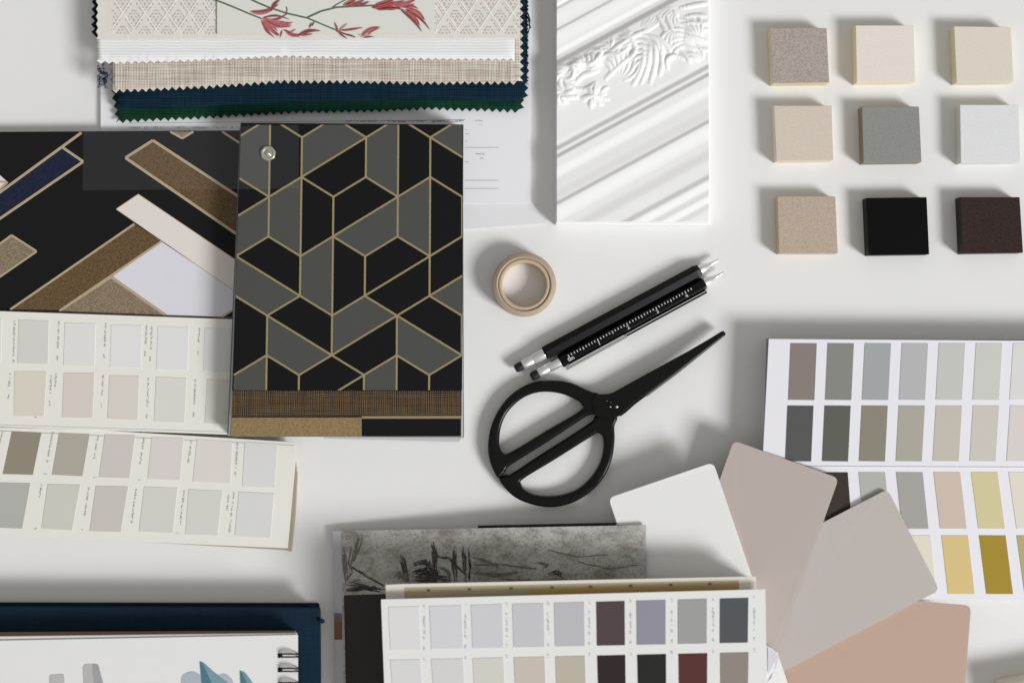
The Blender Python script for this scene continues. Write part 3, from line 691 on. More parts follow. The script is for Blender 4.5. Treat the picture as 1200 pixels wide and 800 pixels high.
# ================================================================== PENS
BB = mat('black_anodised_barrel', (9, 9, 10), rough=.3, spec=.2, bump=.01, bscale=300)
CH = mat('polished_chrome', (225, 225, 225), rough=.33, bump=.0, metal=.75, k=1.1)
RB = mat('black_rubber', (30, 30, 32), rough=.55, bump=.03)
WI = mat('white_scale_ink', (190, 195, 195), rough=.6, bump=0)
ST = mat('brushed_steel', (200, 200, 202), rough=.3, metal=1.0)
def pen(label, p0, p1, ruler, clipside, roll):
    mx_, my_ = (p0[0] + p1[0]) / 2, (p0[1] + p1[1]) / 2
    t = thing('ruler_pen', label, 'pen', mx_, my_, 'pair of black pens with stylus ends')
    a = V(p0[0], p0[1], 8.6); b = V(p1[0], p1[1], 8.6)
    L = (b - a).length / S; ux = (b - a).normalized(); uy = Vector((-ux.y, ux.x, 0)); uz = Vector((0, 0, 1))
    def W(x, y, z): return a + (ux * x + uy * y + uz * z) * S
    def sweep(name, secs, m, seg=24, hexa=False, off=0.0, smooth=True):
        mb = MB(); rings = []; mi = mb.slot(m)
        for x, r in secs:
            i0 = len(mb.v)
            for k in range(seg):
                an = 2 * math.pi * k / seg + off
                mb.v.append(W(x, math.cos(an) * r, math.sin(an) * r))
            rings.append(i0)
        for A, B in zip(rings, rings[1:]):
            for k in range(seg):
                k2 = (k + 1) % seg; mb.f.append((A + k, B + k, B + k2, A + k2)); mb.mi.append(mi); mb.sm.append(smooth)
        mb.f.append(tuple(rings[0] + k for k in range(seg))); mb.mi.append(mi); mb.sm.append(False)
        mb.f.append(tuple(rings[-1] + k for k in reversed(range(seg)))); mb.mi.append(mi); mb.sm.append(False)
        return mb.build(name, t, t, bevel=.5 if hexa else 0)
    R = 8.6
    sweep('stylus_tip', [(0, 2.5), (.6, 4.2), (3, 5.2), (9, 5.2), (11, 4.6)], RB)
    sweep('cap', [(10, 4.9), (10.6, 5.6), (14, 5.9), (22, 5.9), (22.8, 5.5), (24, 5.5), (25, 6.1), (38, 6.6), (39.5, 6.6), (40, 6.2)], CH)
    bl = L - 26
    barrel = sweep('barrel', [(38.5, 7.4), (41, R), (bl - 5, R), (bl - 1, 7.4), (bl, 6.8)], BB, 6, True, roll, smooth=False)
    sweep('writing_tip', [(bl - .5, 6.0), (bl + 1, 5.8), (bl + 11, 3.6), (bl + 11.6, 2.6), (bl + 18, 2.1), (bl + 25, 1.3), (bl + 26, .6)], CH)
    if ruler:
        # ticks on the upper flat of the hexagonal barrel
        zt = R * math.cos(math.pi / 6) + .12
        mb = MB()
        def rect(x0, x1, y0, y1): mb.face([W(x0, y0, zt), W(x1, y0, zt), W(x1, y1, zt), W(x0, y1, zt)], WI)
        x = 50.0; i = 0; pitch = 38.5 / 10
        while x < bl - 18:
            ln = 4.6 if i % 10 == 0 else (3.4 if i % 5 == 0 else 2.4)
            rect(x, x + 1.0, 2.6 - ln, 2.6); x += pitch; i += 1
        ob = mb.build('ruler_scale', barrel, t)
        for i in range(5):
            cu = bpy.data.curves.new('numeral', 'FONT'); cu.body = ['0m', '1', '2', '3', '4'][i]; cu.size = 6.2 * S; cu.align_x = 'CENTER'; cu.align_y = 'CENTER'; cu.offset = .00006
            to = bpy.data.objects.new('tmp', cu); COL.objects.link(to)
            bpy.context.view_layer.update()
            me = bpy.data.meshes.new_from_object(to.evaluated_get(bpy.context.evaluated_depsgraph_get()))
            me.materials.clear(); me.materials.append(WI)
            bpy.data.objects.remove(to)
            o = bpy.data.objects.new('numeral', me); COL.objects.link(o); o.parent = barrel
            px = 50 + 38.5 * i; o.location = W(px + (1.5 if i == 0 else 0), -3.0, zt) - t.location
            o.rotation_euler = (0, 0, math.atan2(ux.y, ux.x))
    # clip
    mb = MB(); s = clipside
    def box(x0, x1, y0, y1, z0, z1, m, w0=1.0):
        P = [W(x0, y0 * 1, z0), W(x1, y0, z0), W(x1, y1, z0), W(x0, y1, z0), W(x0, y0, z1), W(x1, y0, z1), W(x1, y1, z1), W(x0, y1, z1)]
        for f in ((0, 3, 2, 1), (4, 5, 6, 7), (0, 1, 5, 4), (1, 2, 6, 5), (2, 3, 7, 6), (3, 0, 4, 7)): mb.face([P[i] for i in f], m)
    if s:
        box(41, 121, s * 9.3, s * 12.6, -1.5, 4.2, ST)
        box(42, 46, s * 6, s * 9.4, -1.8, 1.8, CH)
        mb.build('clip', t, t, bevel=.4)
        mb = MB(); box(119, bl - 3, s * 8.2, s * 11.6, -2.6, 3.0, BB); box(119, bl - 4, s * 8.6, s * 9.5, 3.0, 3.5, CH); mb.build('side_rail', t, t, bevel=.4)
    return t
pen('plain faceted black pen with silver cap, the upper of the pair', (603.5, 432.5), (843, 304), False, 0, math.pi / 6 - math.radians(9))
pen('black pen with white ruler scale and side clip, the lower pen, beside the scissors', (622, 442), (848.5, 319), True, -1, 0.0)

# ================================================================== SCISSORS
t = thing('scissors', 'matte black scissors with big round handles and straight finger bars', 'scissors', 690, 490)
SB = mat('matte_black_metal', (9, 9, 9), rough=.3, spec=.24, bump=.015, bscale=500)
ED = mat('ground_steel_edge', (150, 150, 150), rough=.3, bump=0, metal=1.0)
def CS(l): return [(550 + x / 3.333, 370 + y / 3.333) for x, y in l]
def catmull(P, n=4):
    out = []; m_ = len(P)
    for i in range(m_):
        p0, p1, p2, p3 = (Vector(P[(i + k - 1) % m_]) for k in range(4))
        for k in range(n):
            u = k / n
            out.append(tuple(.5 * ((2 * p1) + (p2 - p0) * u + (2 * p0 - 5 * p1 + 4 * p2 - p3) * u * u + (3 * p1 - p0 - 3 * p2 + p3) * u ** 3)))
    return out
def curve_solid(name, outlines, hmid, half, bev, m, smooth=True, parent=None, tilt=None):
    cu = bpy.data.curves.new(name, 'CURVE'); cu.dimensions = '2D'; cu.fill_mode = 'BOTH'
    cu.extrude = max(.01, half - bev) * S; cu.bevel_depth = bev * S; cu.bevel_resolution = 3; cu.offset = -bev * S
    for P in outlines:
        P = catmull(P) if smooth else P
        sp = cu.splines.new('POLY'); sp.points.add(len(P) - 1); sp.use_cyclic_u = True
        for pt, (x, y) in zip(sp.points, P):
            w = V(x, y, hmid) - t.location; pt.co = (w.x, w.y, 0, 1)
    to = bpy.data.objects.new('tmp', cu); COL.objects.link(to); bpy.context.view_layer.update()
    me = bpy.data.meshes.new_from_object(to.evaluated_get(bpy.context.evaluated_depsgraph_get()))
    bpy.data.objects.remove(to)
    for v in me.vertices: v.co.z += hmid * S
    me.materials.clear(); me.materials.append(m)
    for p in me.polygons: p.use_smooth = abs(p.normal.z) < .98
    o = bpy.data.objects.new(name, me); COL.objects.link(o); o.parent = parent or t
    return o
h1 = CS([(508, 306), (480, 297), (450, 284), (400, 262), (340, 251), (280, 253), (220, 270), (160, 310), (115, 365), (85, 430), (73, 500), (78, 560), (95, 605), (112, 632), (128, 622), (142, 604), (160, 582), (300, 494), (440, 402), (470, 386), (500, 380), (540, 350)])
holeA = CS([(300, 296), (360, 304), (410, 324), (438, 345), (432, 370), (300, 448), (160, 532), (132, 534), (118, 508), (118, 470), (126, 425), (150, 375), (195, 330), (245, 304)])
h2 = CS([(116, 634), (140, 672), (180, 708), (235, 732), (300, 745), (360, 741), (420, 720), (480, 680), (530, 620), (558, 550), (567, 480), (566, 430), (578, 398), (560, 372), (520, 372), (488, 395), (478, 412), (400, 464), (280, 540), (165, 616), (145, 620)])
holeB = CS([(500, 457), (520, 472), (523, 520), (506, 580), (465, 640), (410, 682), (340, 701), (270, 700), (222, 682), (203, 656), (212, 634), (330, 562), (470, 474)])
curve_solid('handle', [h1, holeA], 8, 7, 4, SB)['label'] = 'upper handle loop'
curve_solid('handle', [h2, holeB], 7.4, 6.8, 4, SB)['label'] = 'lower handle loop'
bl1 = CS([(478, 330), (500, 306), (520, 306), (545, 304), (562, 298), (700, 222), (850, 140), (940, 88), (984, 61), (993, 59), (998, 66), (994, 76), (800, 224), (640, 340), (606, 370), (584, 392), (540, 400), (490, 390)])
curve_solid('blade', [bl1], 15.5, 1.8, .9, SB, False)['label'] = 'top blade'
bl2 = CS([(560, 330), (700, 250), (984, 66), (1001, 66), (999, 76), (806, 226), (646, 346), (610, 378), (590, 392), (575, 380)])
curve_solid('blade', [bl2], 11.3, 1.7, .6, SB, False)['label'] = 'lower blade'
mb = MB()
e = CS([(690, 309), (806, 222), (990, 78), (998, 78), (809, 229), (694, 315)]); mb.prism(q(e, 13.4), .6, ED); mb.build('cutting_edge', t, t)
mb = MB(); c = V(718.5, 474, 17); c.z = 17.2 * S
lathe(mb, c, [(0.02, 1.1), (4.6, 1.1), (5.4, .6), (5.5, 0)], SB, 32, closed=False)
pv = mb.build('pivot_screw', t, t)
for k, (x, y, r, mm) in enumerate([(723, 476.6, 1.5, CH), (715.2, 476.4, 1.2, ED), (715.8, 471, 1.0, mat('dim_steel', (90, 90, 88), rough=.4, metal=.6)), (711.3, 469.6, .9, mat('dim_steel', (90, 90, 88), rough=.4, metal=.6))]):
    mb = MB(); c = V(x, y, 19); c.z = (18.4 if k < 3 else 17.4) * S
    lathe(mb, c, [(0.01, .7), (r * .6, .6), (r, .1), (r, -.4)], mm, 14, closed=False); mb.build('pin', pv, t)

# ================================================================== RIGHT COLOUR BOOK
t = thing('colour_swatch_book', 'thick white colour book at the right edge, open at grey, green and mustard swatches', 'colour book', 1060, 560)
BW = mat('bright_chart_paper', (221, 220, 226), rough=.5, bump=.008, var=.008)
EDB = mat('page_edge_grey', (150, 150, 150), rough=.6)
EDD = mat('page_edge_dark', (86, 86, 88), rough=.6)
mb = MB(); stack(mb, [(899, 398), (1330, 400), (1330, 702), (893, 696)], 0, 30.5, 12, [PW2, EDB, PW2, EDD, PW2], 1.3, 21); mb.build('page_block', t, t)
H1 = 33.0; H2 = 31.6
p1 = MB(); p1.prism(q([(901, 397), (1330, 400), (1330, 548), (893.5, 546)], H1), 1, BW)
p2 = MB(); p2.prism(q([(895, 540), (1330, 540), (1330, 704), (1120, 702), (897, 700)], H2), 1, BW)
p1.line((894, 545.6), (1330, 547.6), .7, H1, INK, .2)
P1 = p1.build('chart_page', t, t, label='upper page with grey green swatches')
P2 = p2.build('chart_page', t, t, label='lower page with beige and mustard swatches')
R1 = [(129, 119, 113), (128, 128, 122), (152, 158, 158), (172, 172, 173), (186, 187, 181), (192, 193, 185), (206, 206, 205), (208, 208, 206)]
R2 = [(80, 80, 80), (88, 90, 80), (132, 126, 110), (163, 158, 144), (186, 180, 165), (194, 188, 178), (205, 197, 192), (208, 204, 198)]
N1 = ['taupe', 'green grey', 'blue grey', 'mid grey', 'pale sage', 'light sage', 'off white', 'off white']; N2 = ['charcoal', 'olive charcoal', 'olive brown', 'khaki grey', 'pale khaki', 'light putty', 'pale pink grey', 'pale grey']
for i in range(8):
    x = 926.6 + 43.5 * i; s0 = 2.8 + i * .25
    swatch(P1, [(x, 402), (x + 30.6, 402.3), (x + 30.6 - s0, 468.6), (x - s0, 468.3)], H1, R1[i], N1[i] + ' swatch')
    x = 923 + 43.5 * i
    swatch(P1, [(x, 475), (x + 30.4, 475.3), (x + 30.4 - s0, 540.4), (x - s0, 540)], H1, R2[i], N2[i] + ' swatch')
R3 = [(50, 42, 34), (168, 171, 163), (156, 154, 150), (196, 178, 162), (200, 189, 146), (214, 206, 192), (208, 204, 196)]
R4 = [(180, 176, 160), (206, 200, 180), (214, 208, 190), (205, 182, 124), (156, 130, 32), (172, 160, 110), (190, 180, 150)]
N3 = ['dark brown', 'sage grey', 'warm grey', 'peach beige', 'straw yellow', 'pale cream', 'pale stone']; N4 = ['stone', 'cream', 'pale cream', 'honey yellow', 'dark mustard', 'olive yellow', 'beige']
for i in range(7):
    x = 962.5 + 43.9 * i; s0 = 5 + i * .9
    swatch(P2, [(x, 553), (x + 31, 553.2), (x + 31 + s0, 619.2), (x + s0, 619)], H2, R3[i], N3[i] + ' swatch')
    x = 971.5 + 44.0 * i
    swatch(P2, [(x, 627), (x + 31, 627.2), (x + 31 + s0, 695.6), (x + s0, 695.4)], H2, R4[i], N4[i] + ' swatch')

# ================================================================== LARGE PAINT CARDS
def bigcard(pts, th, rgb, label, edge=None, r=8):
    m = mat('paint_card', rgb, rough=.5, spec=.25, bump=.01, var=.01)
    mb = MB(); mb.prism(rounded(pts, r), th, m, mat('card_edge', (226, 222, 214), rough=.6))
    cx = sum(p[0] for p in pts) / 4; cy = sum(p[1] for p in pts) / 4
    single(mb, 'paint_sample_card', label, 'paint card', cx, cy, 'large rounded paint cards fanned out', h=sum(p[2] for p in pts) / 4 - th)
def rect_card(c1, c2, length, h1, h2):
    """c1->c2 is the visible short edge (clockwise), the card runs on to the right-hand side of it"""
    d = Vector((c2[0] - c1[0], c2[1] - c1[1])); n_ = Vector((-d.y, d.x)).normalized()
    return [(c1[0], c1[1], h1), (c2[0], c2[1], h1), (c2[0] + n_.x * length, c2[1] + n_.y * length, h2), (c1[0] + n_.x * length, c1[1] + n_.y * length, h2)]
bigcard([(1138, 709, 34.4), (1128, 838, 34), (860, 817, 30.4), (870, 688, 30.8)], 1.3, (180, 154, 138), 'terracotta pink paint card at the bottom of the fan')
bigcard(rect_card((1040, 573), (1101, 691), 285, 36.2, 32), 1.3, (179, 172, 167), 'mauve grey paint card third in the fan, above the terracotta card')
bigcard([(x_, y_, h_) for (x_, y_, _), h_ in zip(rect_card((860, 516), (983, 560), 285, 0, 0), (33.2, 38.6, 38.6, 33.2))], 1.3, (178, 167, 161), 'warm taupe paint card with two rounded corners, second in the fan')
bigcard([(x_, y_, h_) for (x_, y_, _), h_ in zip(rect_card((713, 583), (836, 541.5), 290, 0, 0), (31, 37.2, 37.2, 31))], 1.4, (222, 222, 219), 'white paint card on top of the fan, partly under the grey print book')

# torn white paper poking out beside the bottom chart
mb = MB(); WP = mat('crumpled_white_paper', (216, 217, 222), rough=.6, bump=.05, bscale=120)
mb.prism([(880, 742, 42), (897, 755, 42), (906, 760, 43), (913, 768, 44), (910, 780, 43), (906, 786, 42), (904, 794, 44), (898, 800, 43), (893, 830, 42), (870, 830, 42)], 1, WP)
mb.face([V(900, 757, 43), V(911, 768, 46), V(900, 790, 43.4)], WP)
single(mb, 'torn_paper', 'small torn piece of bluish white paper beside the bottom colour chart', 'paper', 895, 790, h=41)

# cream sheet at the right bottom corner
mb = MB(); mb.prism(q([(1176, 803), (1290, 782), (1310, 900), (1196, 920)], 30), 30, mat('cream_card_board', (222, 212, 196), rough=.6))
single(mb, 'cream_board', 'cream board just entering the picture at the bottom right corner', 'sample board', 1240, 850, bevel=.6)

# ================================================================== GREY PICTURE BOOK
t = thing('picture_book', 'grey mottled brushwork picture book lying under the bottom colour chart pad', 'picture book', 575, 740)
def canvas():
    m = bpy.data.materials.new('mottled_grey_print'); m.use_nodes = True
    nt = m.node_tree; n = nt.nodes; l = nt.links; b = n['Principled BSDF']; b.inputs['Roughness'].default_value = .5
    tc = n.new('ShaderNodeTexCoord'); mp = n.new('ShaderNodeMapping'); mp.inputs['Scale'].default_value = (1, 1.6, 1); l.new(tc.outputs['Object'], mp.inputs['Vector'])
    a = n.new('ShaderNodeTexNoise'); a.inputs['Scale'].default_value = 45; a.inputs['Detail'].default_value = 12; a.inputs['Roughness'].default_value = .75
    l.new(mp.outputs['Vector'], a.inputs['Vector'])
    r = n.new('ShaderNodeValToRGB'); r.color_ramp.elements[0].position = .38; r.color_ramp.elements[0].color = alb((134, 127, 119)); r.color_ramp.elements[1].position = .56; r.color_ramp.elements[1].color = alb((180, 179, 173))
    l.new(a.outputs['Fac'], r.inputs['Fac'])
    f = n.new('ShaderNodeTexNoise'); f.inputs['Scale'].default_value = 700; f.inputs['Detail'].default_value = 5; l.new(tc.outputs['Object'], f.inputs['Vector'])
    r2 = n.new('ShaderNodeValToRGB'); r2.color_ramp.elements[0].position = .38; r2.color_ramp.elements[0].color = (.62, .6, .57, 1); r2.color_ramp.elements[1].position = .5; r2.color_ramp.elements[1].color = (1, 1, 1, 1)
    l.new(f.outputs['Fac'], r2.inputs['Fac'])
    mx = n.new('ShaderNodeMix'); mx.data_type = 'RGBA'; mx.blend_type = 'MULTIPLY'; mx.inputs['Factor'].default_value = .7
    l.new(r.outputs['Color'], mx.inputs['A']); l.new(r2.outputs['Color'], mx.inputs['B']); l.new(mx.outputs['Result'], b.inputs['Base Color'])
    return m
CANV = canvas()
MAR = mat('maroon_print', (50, 40, 42), rough=.5, bump=.02, var=.15, vscale=90)
BRU = mat('dark_brush_print', (74, 65, 62), rough=.5, bump=.02, var=.3, vscale=300)
BRU2 = mat('grey_brush_print', (114, 107, 102), rough=.5, bump=.02, var=.3, vscale=300)
STR = mat('page_margin_lilac', (180, 180, 186), rough=.5, bump=.01)
HP = lambda x, y: 9 + 27.5 * (x - 390) / 367
mb = MB(); rp = random.Random(4)
for i in range(14):
    f = (i + .8) / 14; e = rp.uniform(-.9, .9); x9 = 754 if i < 9 and False else 714
    mb.prism([(x + e, y + e * .5, HP(x, y) * f * .93) for x, y in [(394, 624), (500, 622), (610, 620.5), (x9, 619), (x9 + 2, 900), (396, 900)]], .55, [PW2, EDD, EDB, PW2][i % 4])
mb.prism(q([(560, 615.5), (722, 612), (722, 700), (560, 700)], lambda x, y: HP(x, y) - 2.4), 1.2, mat('black_cover', (26, 26, 28), rough=.5)); mb.build('page_block', t, t)
H = HP
mb = MB(); mb.prism(q([(390, 622), (450, 620.8), (520, 619.5), (600, 618), (680, 616.5), (757, 615), (758, 900), (680, 900), (600, 900), (520, 900), (450, 900), (394, 900)], H), 1.0, STR)
for xa, xb in ((400, 450), (450, 520), (520, 600), (600, 680), (680, 756)):
    mb.flat([(xa, 621.8 - (xa - 390) * .019), (xb, 621.8 - (xb - 390) * .019), (xb, 900), (xa + (4 if xa == 400 else 0), 900)], H, CANV, .45)
mb.flat([(403, 697), (470, 695), (470, 900), (407, 900)], H, MAR, .75)
mb.flat([(391.5, 718), (400.5, 718), (401, 728), (391.6, 728)], H, BRU2, .3); mb.flat([(391.6, 728), (401, 728), (401, 749), (391.8, 749)], H, mat('rust_print', (122, 84, 70), rough=.6, var=.2), .3)
def C7(p): return (380 + p[0] / 5.717, 600 + p[1] / 5.717)
rr = random.Random(12); nb_ = 0
def brush(pts, w, m, n=3):
    """dry brush stroke: several wavering hairs side by side"""
    global nb_
    P = [C7(p) for p in pts]; w /= 5.717
    P = [Vector(p) for p in P]
    C = []
    for i in range(len(P) - 1):
        for k in range(5): C.append(P[i].lerp(P[i + 1], k / 5))
    C.append(P[-1])
    n = max(3, int(n * 2.2)); wob = rr.uniform(0, 9)
    for k in range(n):
        off = (k / (n - 1) - .5) * w; ww = w / n * rr.uniform(.8, 1.8)
        i0 = rr.randint(0, 3) if n > 4 else 0; i1 = len(C) - 1 - (rr.randint(0, 3) if n > 4 else 0)
        for i in range(i0, i1):
            if rr.random() < .1: continue
            a, b = C[i], C[i + 1]; d = (b - a).normalized(); nr = Vector((-d.y, d.x))
            f = lambda j: nr * (off * (.6 + .5 * math.sin(math.pi * (j + 1) / (len(C) + 1))) + .8 * mnoise.noise(Vector((j * .45, wob, off * .2))) * (1 + w * .1))
            nb_ += 1
            A_, B_ = a + f(i), b + f(i + 1)
            mb.line(tuple(A_), tuple(B_ + d * .15), ww * rr.uniform(.75, 1.1), H, m, .85 + nb_ * .0001)
for s_ in [([(240, 140), (215, 220), (195, 300), (170, 370)], 18, BRU2, 3), ([(265, 150), (230, 250), (200, 330)], 8, BRU2, 2), ([(130, 235), (138, 350), (150, 490)], 26, BRU2, 5), ([(175, 240), (160, 340), (190, 400), (150, 450)], 10, BRU2, 2),
           ([(185, 365), (290, 430), (400, 492)], 10, BRU, 2), ([(150, 490), (260, 500), (405, 510)], 16, BRU, 3), ([(150, 520), (280, 505), (400, 530)], 26, MAR, 4), ([(190, 470), (300, 495)], 8, BRU, 2), ([(170, 470), (240, 450)], 8, BRU2, 1),
           ([(515, 285), (535, 360), (560, 470)], 30, BRU, 5), ([(470, 440), (520, 410), (560, 470)], 36, BRU2, 5), ([(600, 350), (690, 330), (720, 400)], 34, BRU, 6), ([(590, 400), (690, 390), (780, 410)], 40, MAR, 6), ([(590, 440), (700, 440), (850, 450)], 50, BRU, 8),
           ([(720, 200), (742, 300), (735, 460)], 32, BRU, 5), ([(880, 235), (868, 330), (880, 460)], 30, BRU, 5), ([(930, 230), (940, 330), (945, 470)], 22, BRU, 4), ([(965, 240), (975, 360), (970, 460)], 12, MAR, 3), ([(750, 290), (840, 310), (930, 400)], 12, BRU, 2),
           ([(760, 350), (830, 400), (840, 460)], 20, BRU2, 4), ([(980, 300), (1100, 330), (1200, 390)], 16, BRU2, 4), ([(980, 400), (1150, 420), (1330, 400)], 22, BRU2, 5), ([(1000, 350), (1200, 350), (1420, 380)], 10, BRU2, 2), ([(1380, 330), (1500, 350), (1440, 400)], 12, BRU2, 3),
           ([(1500, 420), (1560, 400), (1600, 430)], 26, BRU, 3), ([(1100, 440), (1300, 460), (1700, 450)], 20, BRU2, 3), ([(1500, 250), (1700, 300), (1900, 280)], 5, BRU2, 1), ([(1700, 330), (1900, 380), (2100, 350)], 6, BRU2, 2)]:
    brush(*s_)
mb.build('picture_page', t, t, label='grey mottled page with dark brush strokes')

# ================================================================== BOTTOM CENTRE COLOUR CHART
t = thing('colour_chart_pad', 'white colour chart pad at the bottom with rows of lilac, plum, slate and rust swatches', 'colour chart', 672, 800)
H = 83
CB = mat('chart_pad_paper', (218, 218, 216), rough=.5, bump=.008, var=.008)
TN = mat('tan_page_print', (176, 164, 132), rough=.55, bump=.01, var=.05)
GO = mat('gold_page_print', (186, 150, 84), rough=.55, bump=.01, var=.1)
mb = MB(); stack(mb, [(455, 692), (884, 681), (886, 900), (458, 900)], 40.5, 70, 14, [PW2, CB, EDB, PW2], .9, 31); mb.build('page_block', t, t)
mb = MB(); mb.prism(q([(452, 685), (470, 684), (700, 679), (886, 675), (888, 900), (456, 900)], 73), 1.2, mat('cream_second_page', (216, 210, 200), rough=.5, bump=.01))
mb.flat([(474, 688), (866, 679.5), (867, 740), (474, 740)], 73, TN, .2); mb.flat([(620, 690.5), (866, 685.5), (867, 740), (622, 740)], 73, GO, .35)
for x in (500, 548, 597, 645, 690, 737, 784, 830): mb.line((x, 691 - (x - 500) * .022), (x + 4, 691 - (x - 500) * .022), 2.4, 73, INKD, .6)
mb.build('chart_page', t, t, label='second page, cream with tan and gold blocks showing at its top edge')
mb = MB(); mb.prism(q([(446.5, 702), (670, 696), (897, 690), (900, 900), (454, 900)], H), 1.3, CB)
for i in range(9):
    x = 495 + 48.4 * i; yb = 709 - i * 1.25
    for y in (yb, yb + 12, yb + 36, yb + 48, yb + 61): marks(mb, x + 2, y, x + 2.2, y + (3 if y != yb + 12 else 20), H, mat('faint_ink', (176, 178, 182), rough=.7), 3, 2.2, i + int(y))
TOP = mb.build('chart_page', t, t, label='top page with two rows of swatches')
c1 = [(210, 210, 209), (202, 202, 208), (196, 196, 200), (188, 188, 192), (178, 178, 184), (76, 60, 62), (138, 134, 150), (149, 149, 148), (74, 78, 82)]
c2 = [(206, 206, 205), (202, 202, 201), (202, 198, 190), (192, 182, 170), (180, 171, 154), (42, 26, 28), (28, 28, 22), (80, 42, 37), (138, 126, 118)]
n1 = ['pale grey', 'pale lilac grey', 'light lilac grey', 'light grey', 'silver lilac', 'plum brown', 'lavender grey', 'mid grey', 'slate']; n2 = ['off white', 'light grey', 'pale stone', 'beige', 'khaki beige', 'black plum', 'near black', 'rust brown', 'taupe']
X1 = [(455, 491), (503.3, 541), (552, 588.5), (600.5, 637), (649.5, 684.5), (698.8, 732), (746, 780), (794.6, 828.5), (843.8, 877)]
for i, (a, b) in enumerate(X1):
    ya = 711 - i * 1.25; yb = 761 - i * 1.0; s_ = 2.6 - i * .35
    swatch(TOP, [(a, ya), (b, ya - 1), (b + s_ - .5, yb - .6), (a + s_, yb)], H, c1[i], n1[i] + ' swatch')
    ya = 773 - i * 1.05; o_ = s_ + .6
    swatch(TOP, [(a + o_ * .8, ya), (b + o_ * .5, ya - .8), (b + o_ + 2 - i * .4, 826), (a + o_ * 2, 827)], H, c2[i], n2[i] + ' swatch')

# ================================================================== NAVY BOOK + SKETCHBOOK
t = thing('navy_hardcover_book', 'navy cloth hardcover book lying under the spiral sketchbook', 'book', 160, 800)
NB = weave('navy_bookcloth', (24, 48, 66), (14, 30, 44), 900, 900, bump=.3, rough=.6)
mb = MB(); mb.prism(rounded(q([(-120, 710), (375.5, 711.5), (377, 930), (-120, 930)], 36), 3), 3, NB); mb.build('front_cover', t, t, bevel=1.2)
mb = MB(); stack(mb, [(-120, 713), (369, 714), (370, 920), (-120, 920)], 3.2, 32.8, 9, [PW2, mat('book_page_edge', (196, 192, 182))], .4, 9); mb.build('page_block', t, t)
mb = MB(); mb.prism(rounded(q([(-120, 705.5), (374, 706.5), (375, 930), (-120, 930)], 3), 3), 3, NB); mb.build('back_cover', t, t)
mb = MB(); P = [V(376.5, 716 + 0 * k, 42 - k * 6) for k in range(1)]
mb.tube([V(374, 726, 37), V(376.6, 727, 36.5), V(378, 727.5, 33), V(378, 727.5, 20), V(377, 727, 4)], S * 2.6, NB, 10); mb.build('ribbon_loop', t, t)

t = thing('spiral_sketchbook', 'open spiral bound sketchbook with grey and teal watercolour leaves, resting on the navy book', 'sketchbook', 160, 800)
KR = mat('kraft_cover_board', (150, 122, 86), rough=.8, bump=.08)
SP = mat('watercolour_paper', (217, 217, 217), rough=.75, bump=.08, bscale=450, var=.01)
mb = MB(); mb.prism(q([(-120, 741.5), (346, 739), (347, 930), (-120, 930)], 40), 3.4, KR); mb.build('cover_board', t, t)
mb = MB(); stack(mb, [(-120, 747), (347.5, 741.5), (348.5, 930), (-120, 930)], 40.3, 62, 12, [SP, PW2], .6, 17); mb.build('page_block', t, t)
H = 64
mb = MB(); mb.prism(q([(-120, 752.5), (349, 743.5), (349.5, 930), (-120, 930)], H), 1.2, SP)
GW = mat('grey_wash', (174, 174, 173), rough=.8, bump=.03, var=.07, vscale=150); GW2 = mat('deeper_grey_wash', (152, 152, 156), rough=.8, bump=.03, var=.1, vscale=150)
TW = mat('teal_wash', (112, 144, 152), rough=.8, bump=.03, var=.25, vscale=170); TW2 = mat('deep_teal_wash', (74, 112, 124), rough=.8, bump=.03, var=.2, vscale=200); SW = mat('pale_steel_wash', (164, 172, 182), rough=.8, bump=.03, var=.08, vscale=150)
def wash(pts, m, l, r=4): mb.flat([(x, y) for x, y, _ in rounded([(a, b, 0) for a, b in pts], r, 5)], H, m, l)
wash([(58, 790), (75, 789), (77, 860), (56, 860)], GW, .3, 3)
wash([(97, 778), (114, 777), (124, 830), (128, 870), (100, 870)], GW, .3, 4)
wash([(108, 778), (115, 777.5), (121, 800), (128, 870), (116, 870)], GW2, .4, 2)
wash([(213, 790), (226, 785), (238, 792), (242, 870), (206, 870)], SW, .3, 5)
wash([(252, 792), (264, 788), (273, 796), (280, 870), (250, 870)], SW, .32, 4)
wash([(234, 774), (239, 776), (250, 786), (268, 800), (285, 870), (244, 870)], TW, .4, 1.5)
wash([(234, 774), (238, 778), (247, 797), (262, 870), (242, 870)], TW2, .5, 1)
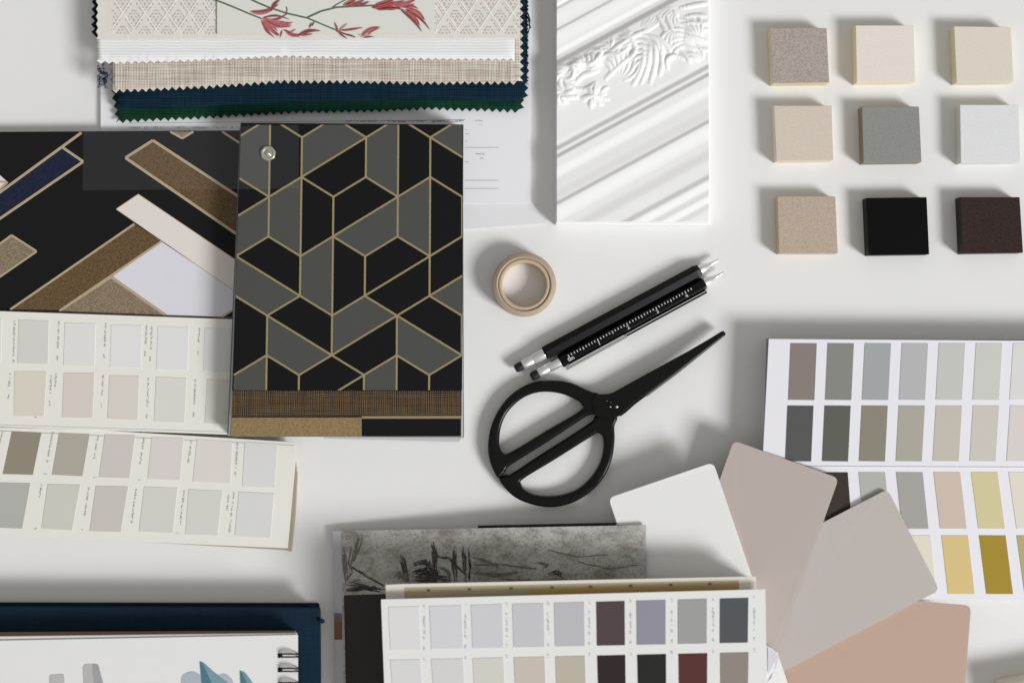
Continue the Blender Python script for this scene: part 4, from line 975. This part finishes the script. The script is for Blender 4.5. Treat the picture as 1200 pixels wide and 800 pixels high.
wash([(281, 785), (287, 787), (296, 799), (312, 870), (286, 870)], TW, .42, 1.5)
wash([(281, 785), (284, 788), (290, 802), (300, 870), (286, 870)], TW2, .52, 1)
HB = mat('binding_hole', (24, 24, 26), rough=.8)
for k in range(8):
    y = 767.5 + 16.8 * k; mb.flat([(325.5, y - 2.6), (331, y - 2.6), (331, y + 2.9), (325.5, y + 2.9)], H, HB, .3)
mb.build('drawing_page', t, t, label='page with loose watercolour leaf shapes')
WR = mat('black_wire', (26, 26, 28), rough=.35, spec=.4, metal=.2)
for k in range(4):
    mb = MB()
    y = 767.5 + 16.8 * k
    for dy in (-1.7, 1.7):
        P = [V(328, y + dy, 63), V(330, y + dy, 67), V(336, y + dy, 70), V(343, y + dy, 70), V(349, y + dy, 66), V(351.5, y + dy, 58), V(350.5, y + dy, 50), V(347, y + dy, 42)]
        mb.tube(P, S * .95, WR, 8)
    mb.build('wire_ring', t, t)

# ================================================================== LIGHT, WORLD, CAMERA
w = bpy.data.worlds.new('World'); SC.world = w; w.use_nodes = True
bg = w.node_tree.nodes['Background']; bg.inputs[0].default_value = (1.0, 0.985, .945, 1); bg.inputs[1].default_value = 0.37
ld = bpy.data.lights.new('window_lamp', 'AREA'); ld.shape = 'RECTANGLE'; ld.size = 2.8; ld.size_y = 2.8; ld.energy = 1040; ld.color = (.985, .985, 1)
lo_ = bpy.data.objects.new('window_lamp', ld); COL.objects.link(lo_)
dv = Vector((14, -9, 10.8)).normalized(); lo_.location = dv * 10.0
lo_.rotation_euler = (-dv).to_track_quat('-Z', 'Y').to_euler()
cd = bpy.data.cameras.new('camera'); cam = bpy.data.objects.new('camera', cd); COL.objects.link(cam)
cam.location = (0, 0, CAMH * S); cd.sensor_width = 36; cd.lens = 45; cd.clip_start = .01; cd.clip_end = 20
cd.dof.use_dof = True; cd.dof.focus_distance = (CAMH - 8) * S; cd.dof.aperture_fstop = 2.8
SC.camera = cam
SC.view_settings.view_transform = 'Standard'; SC.view_settings.look = 'None'; SC.view_settings.exposure = 0; SC.view_settings.gamma = 1
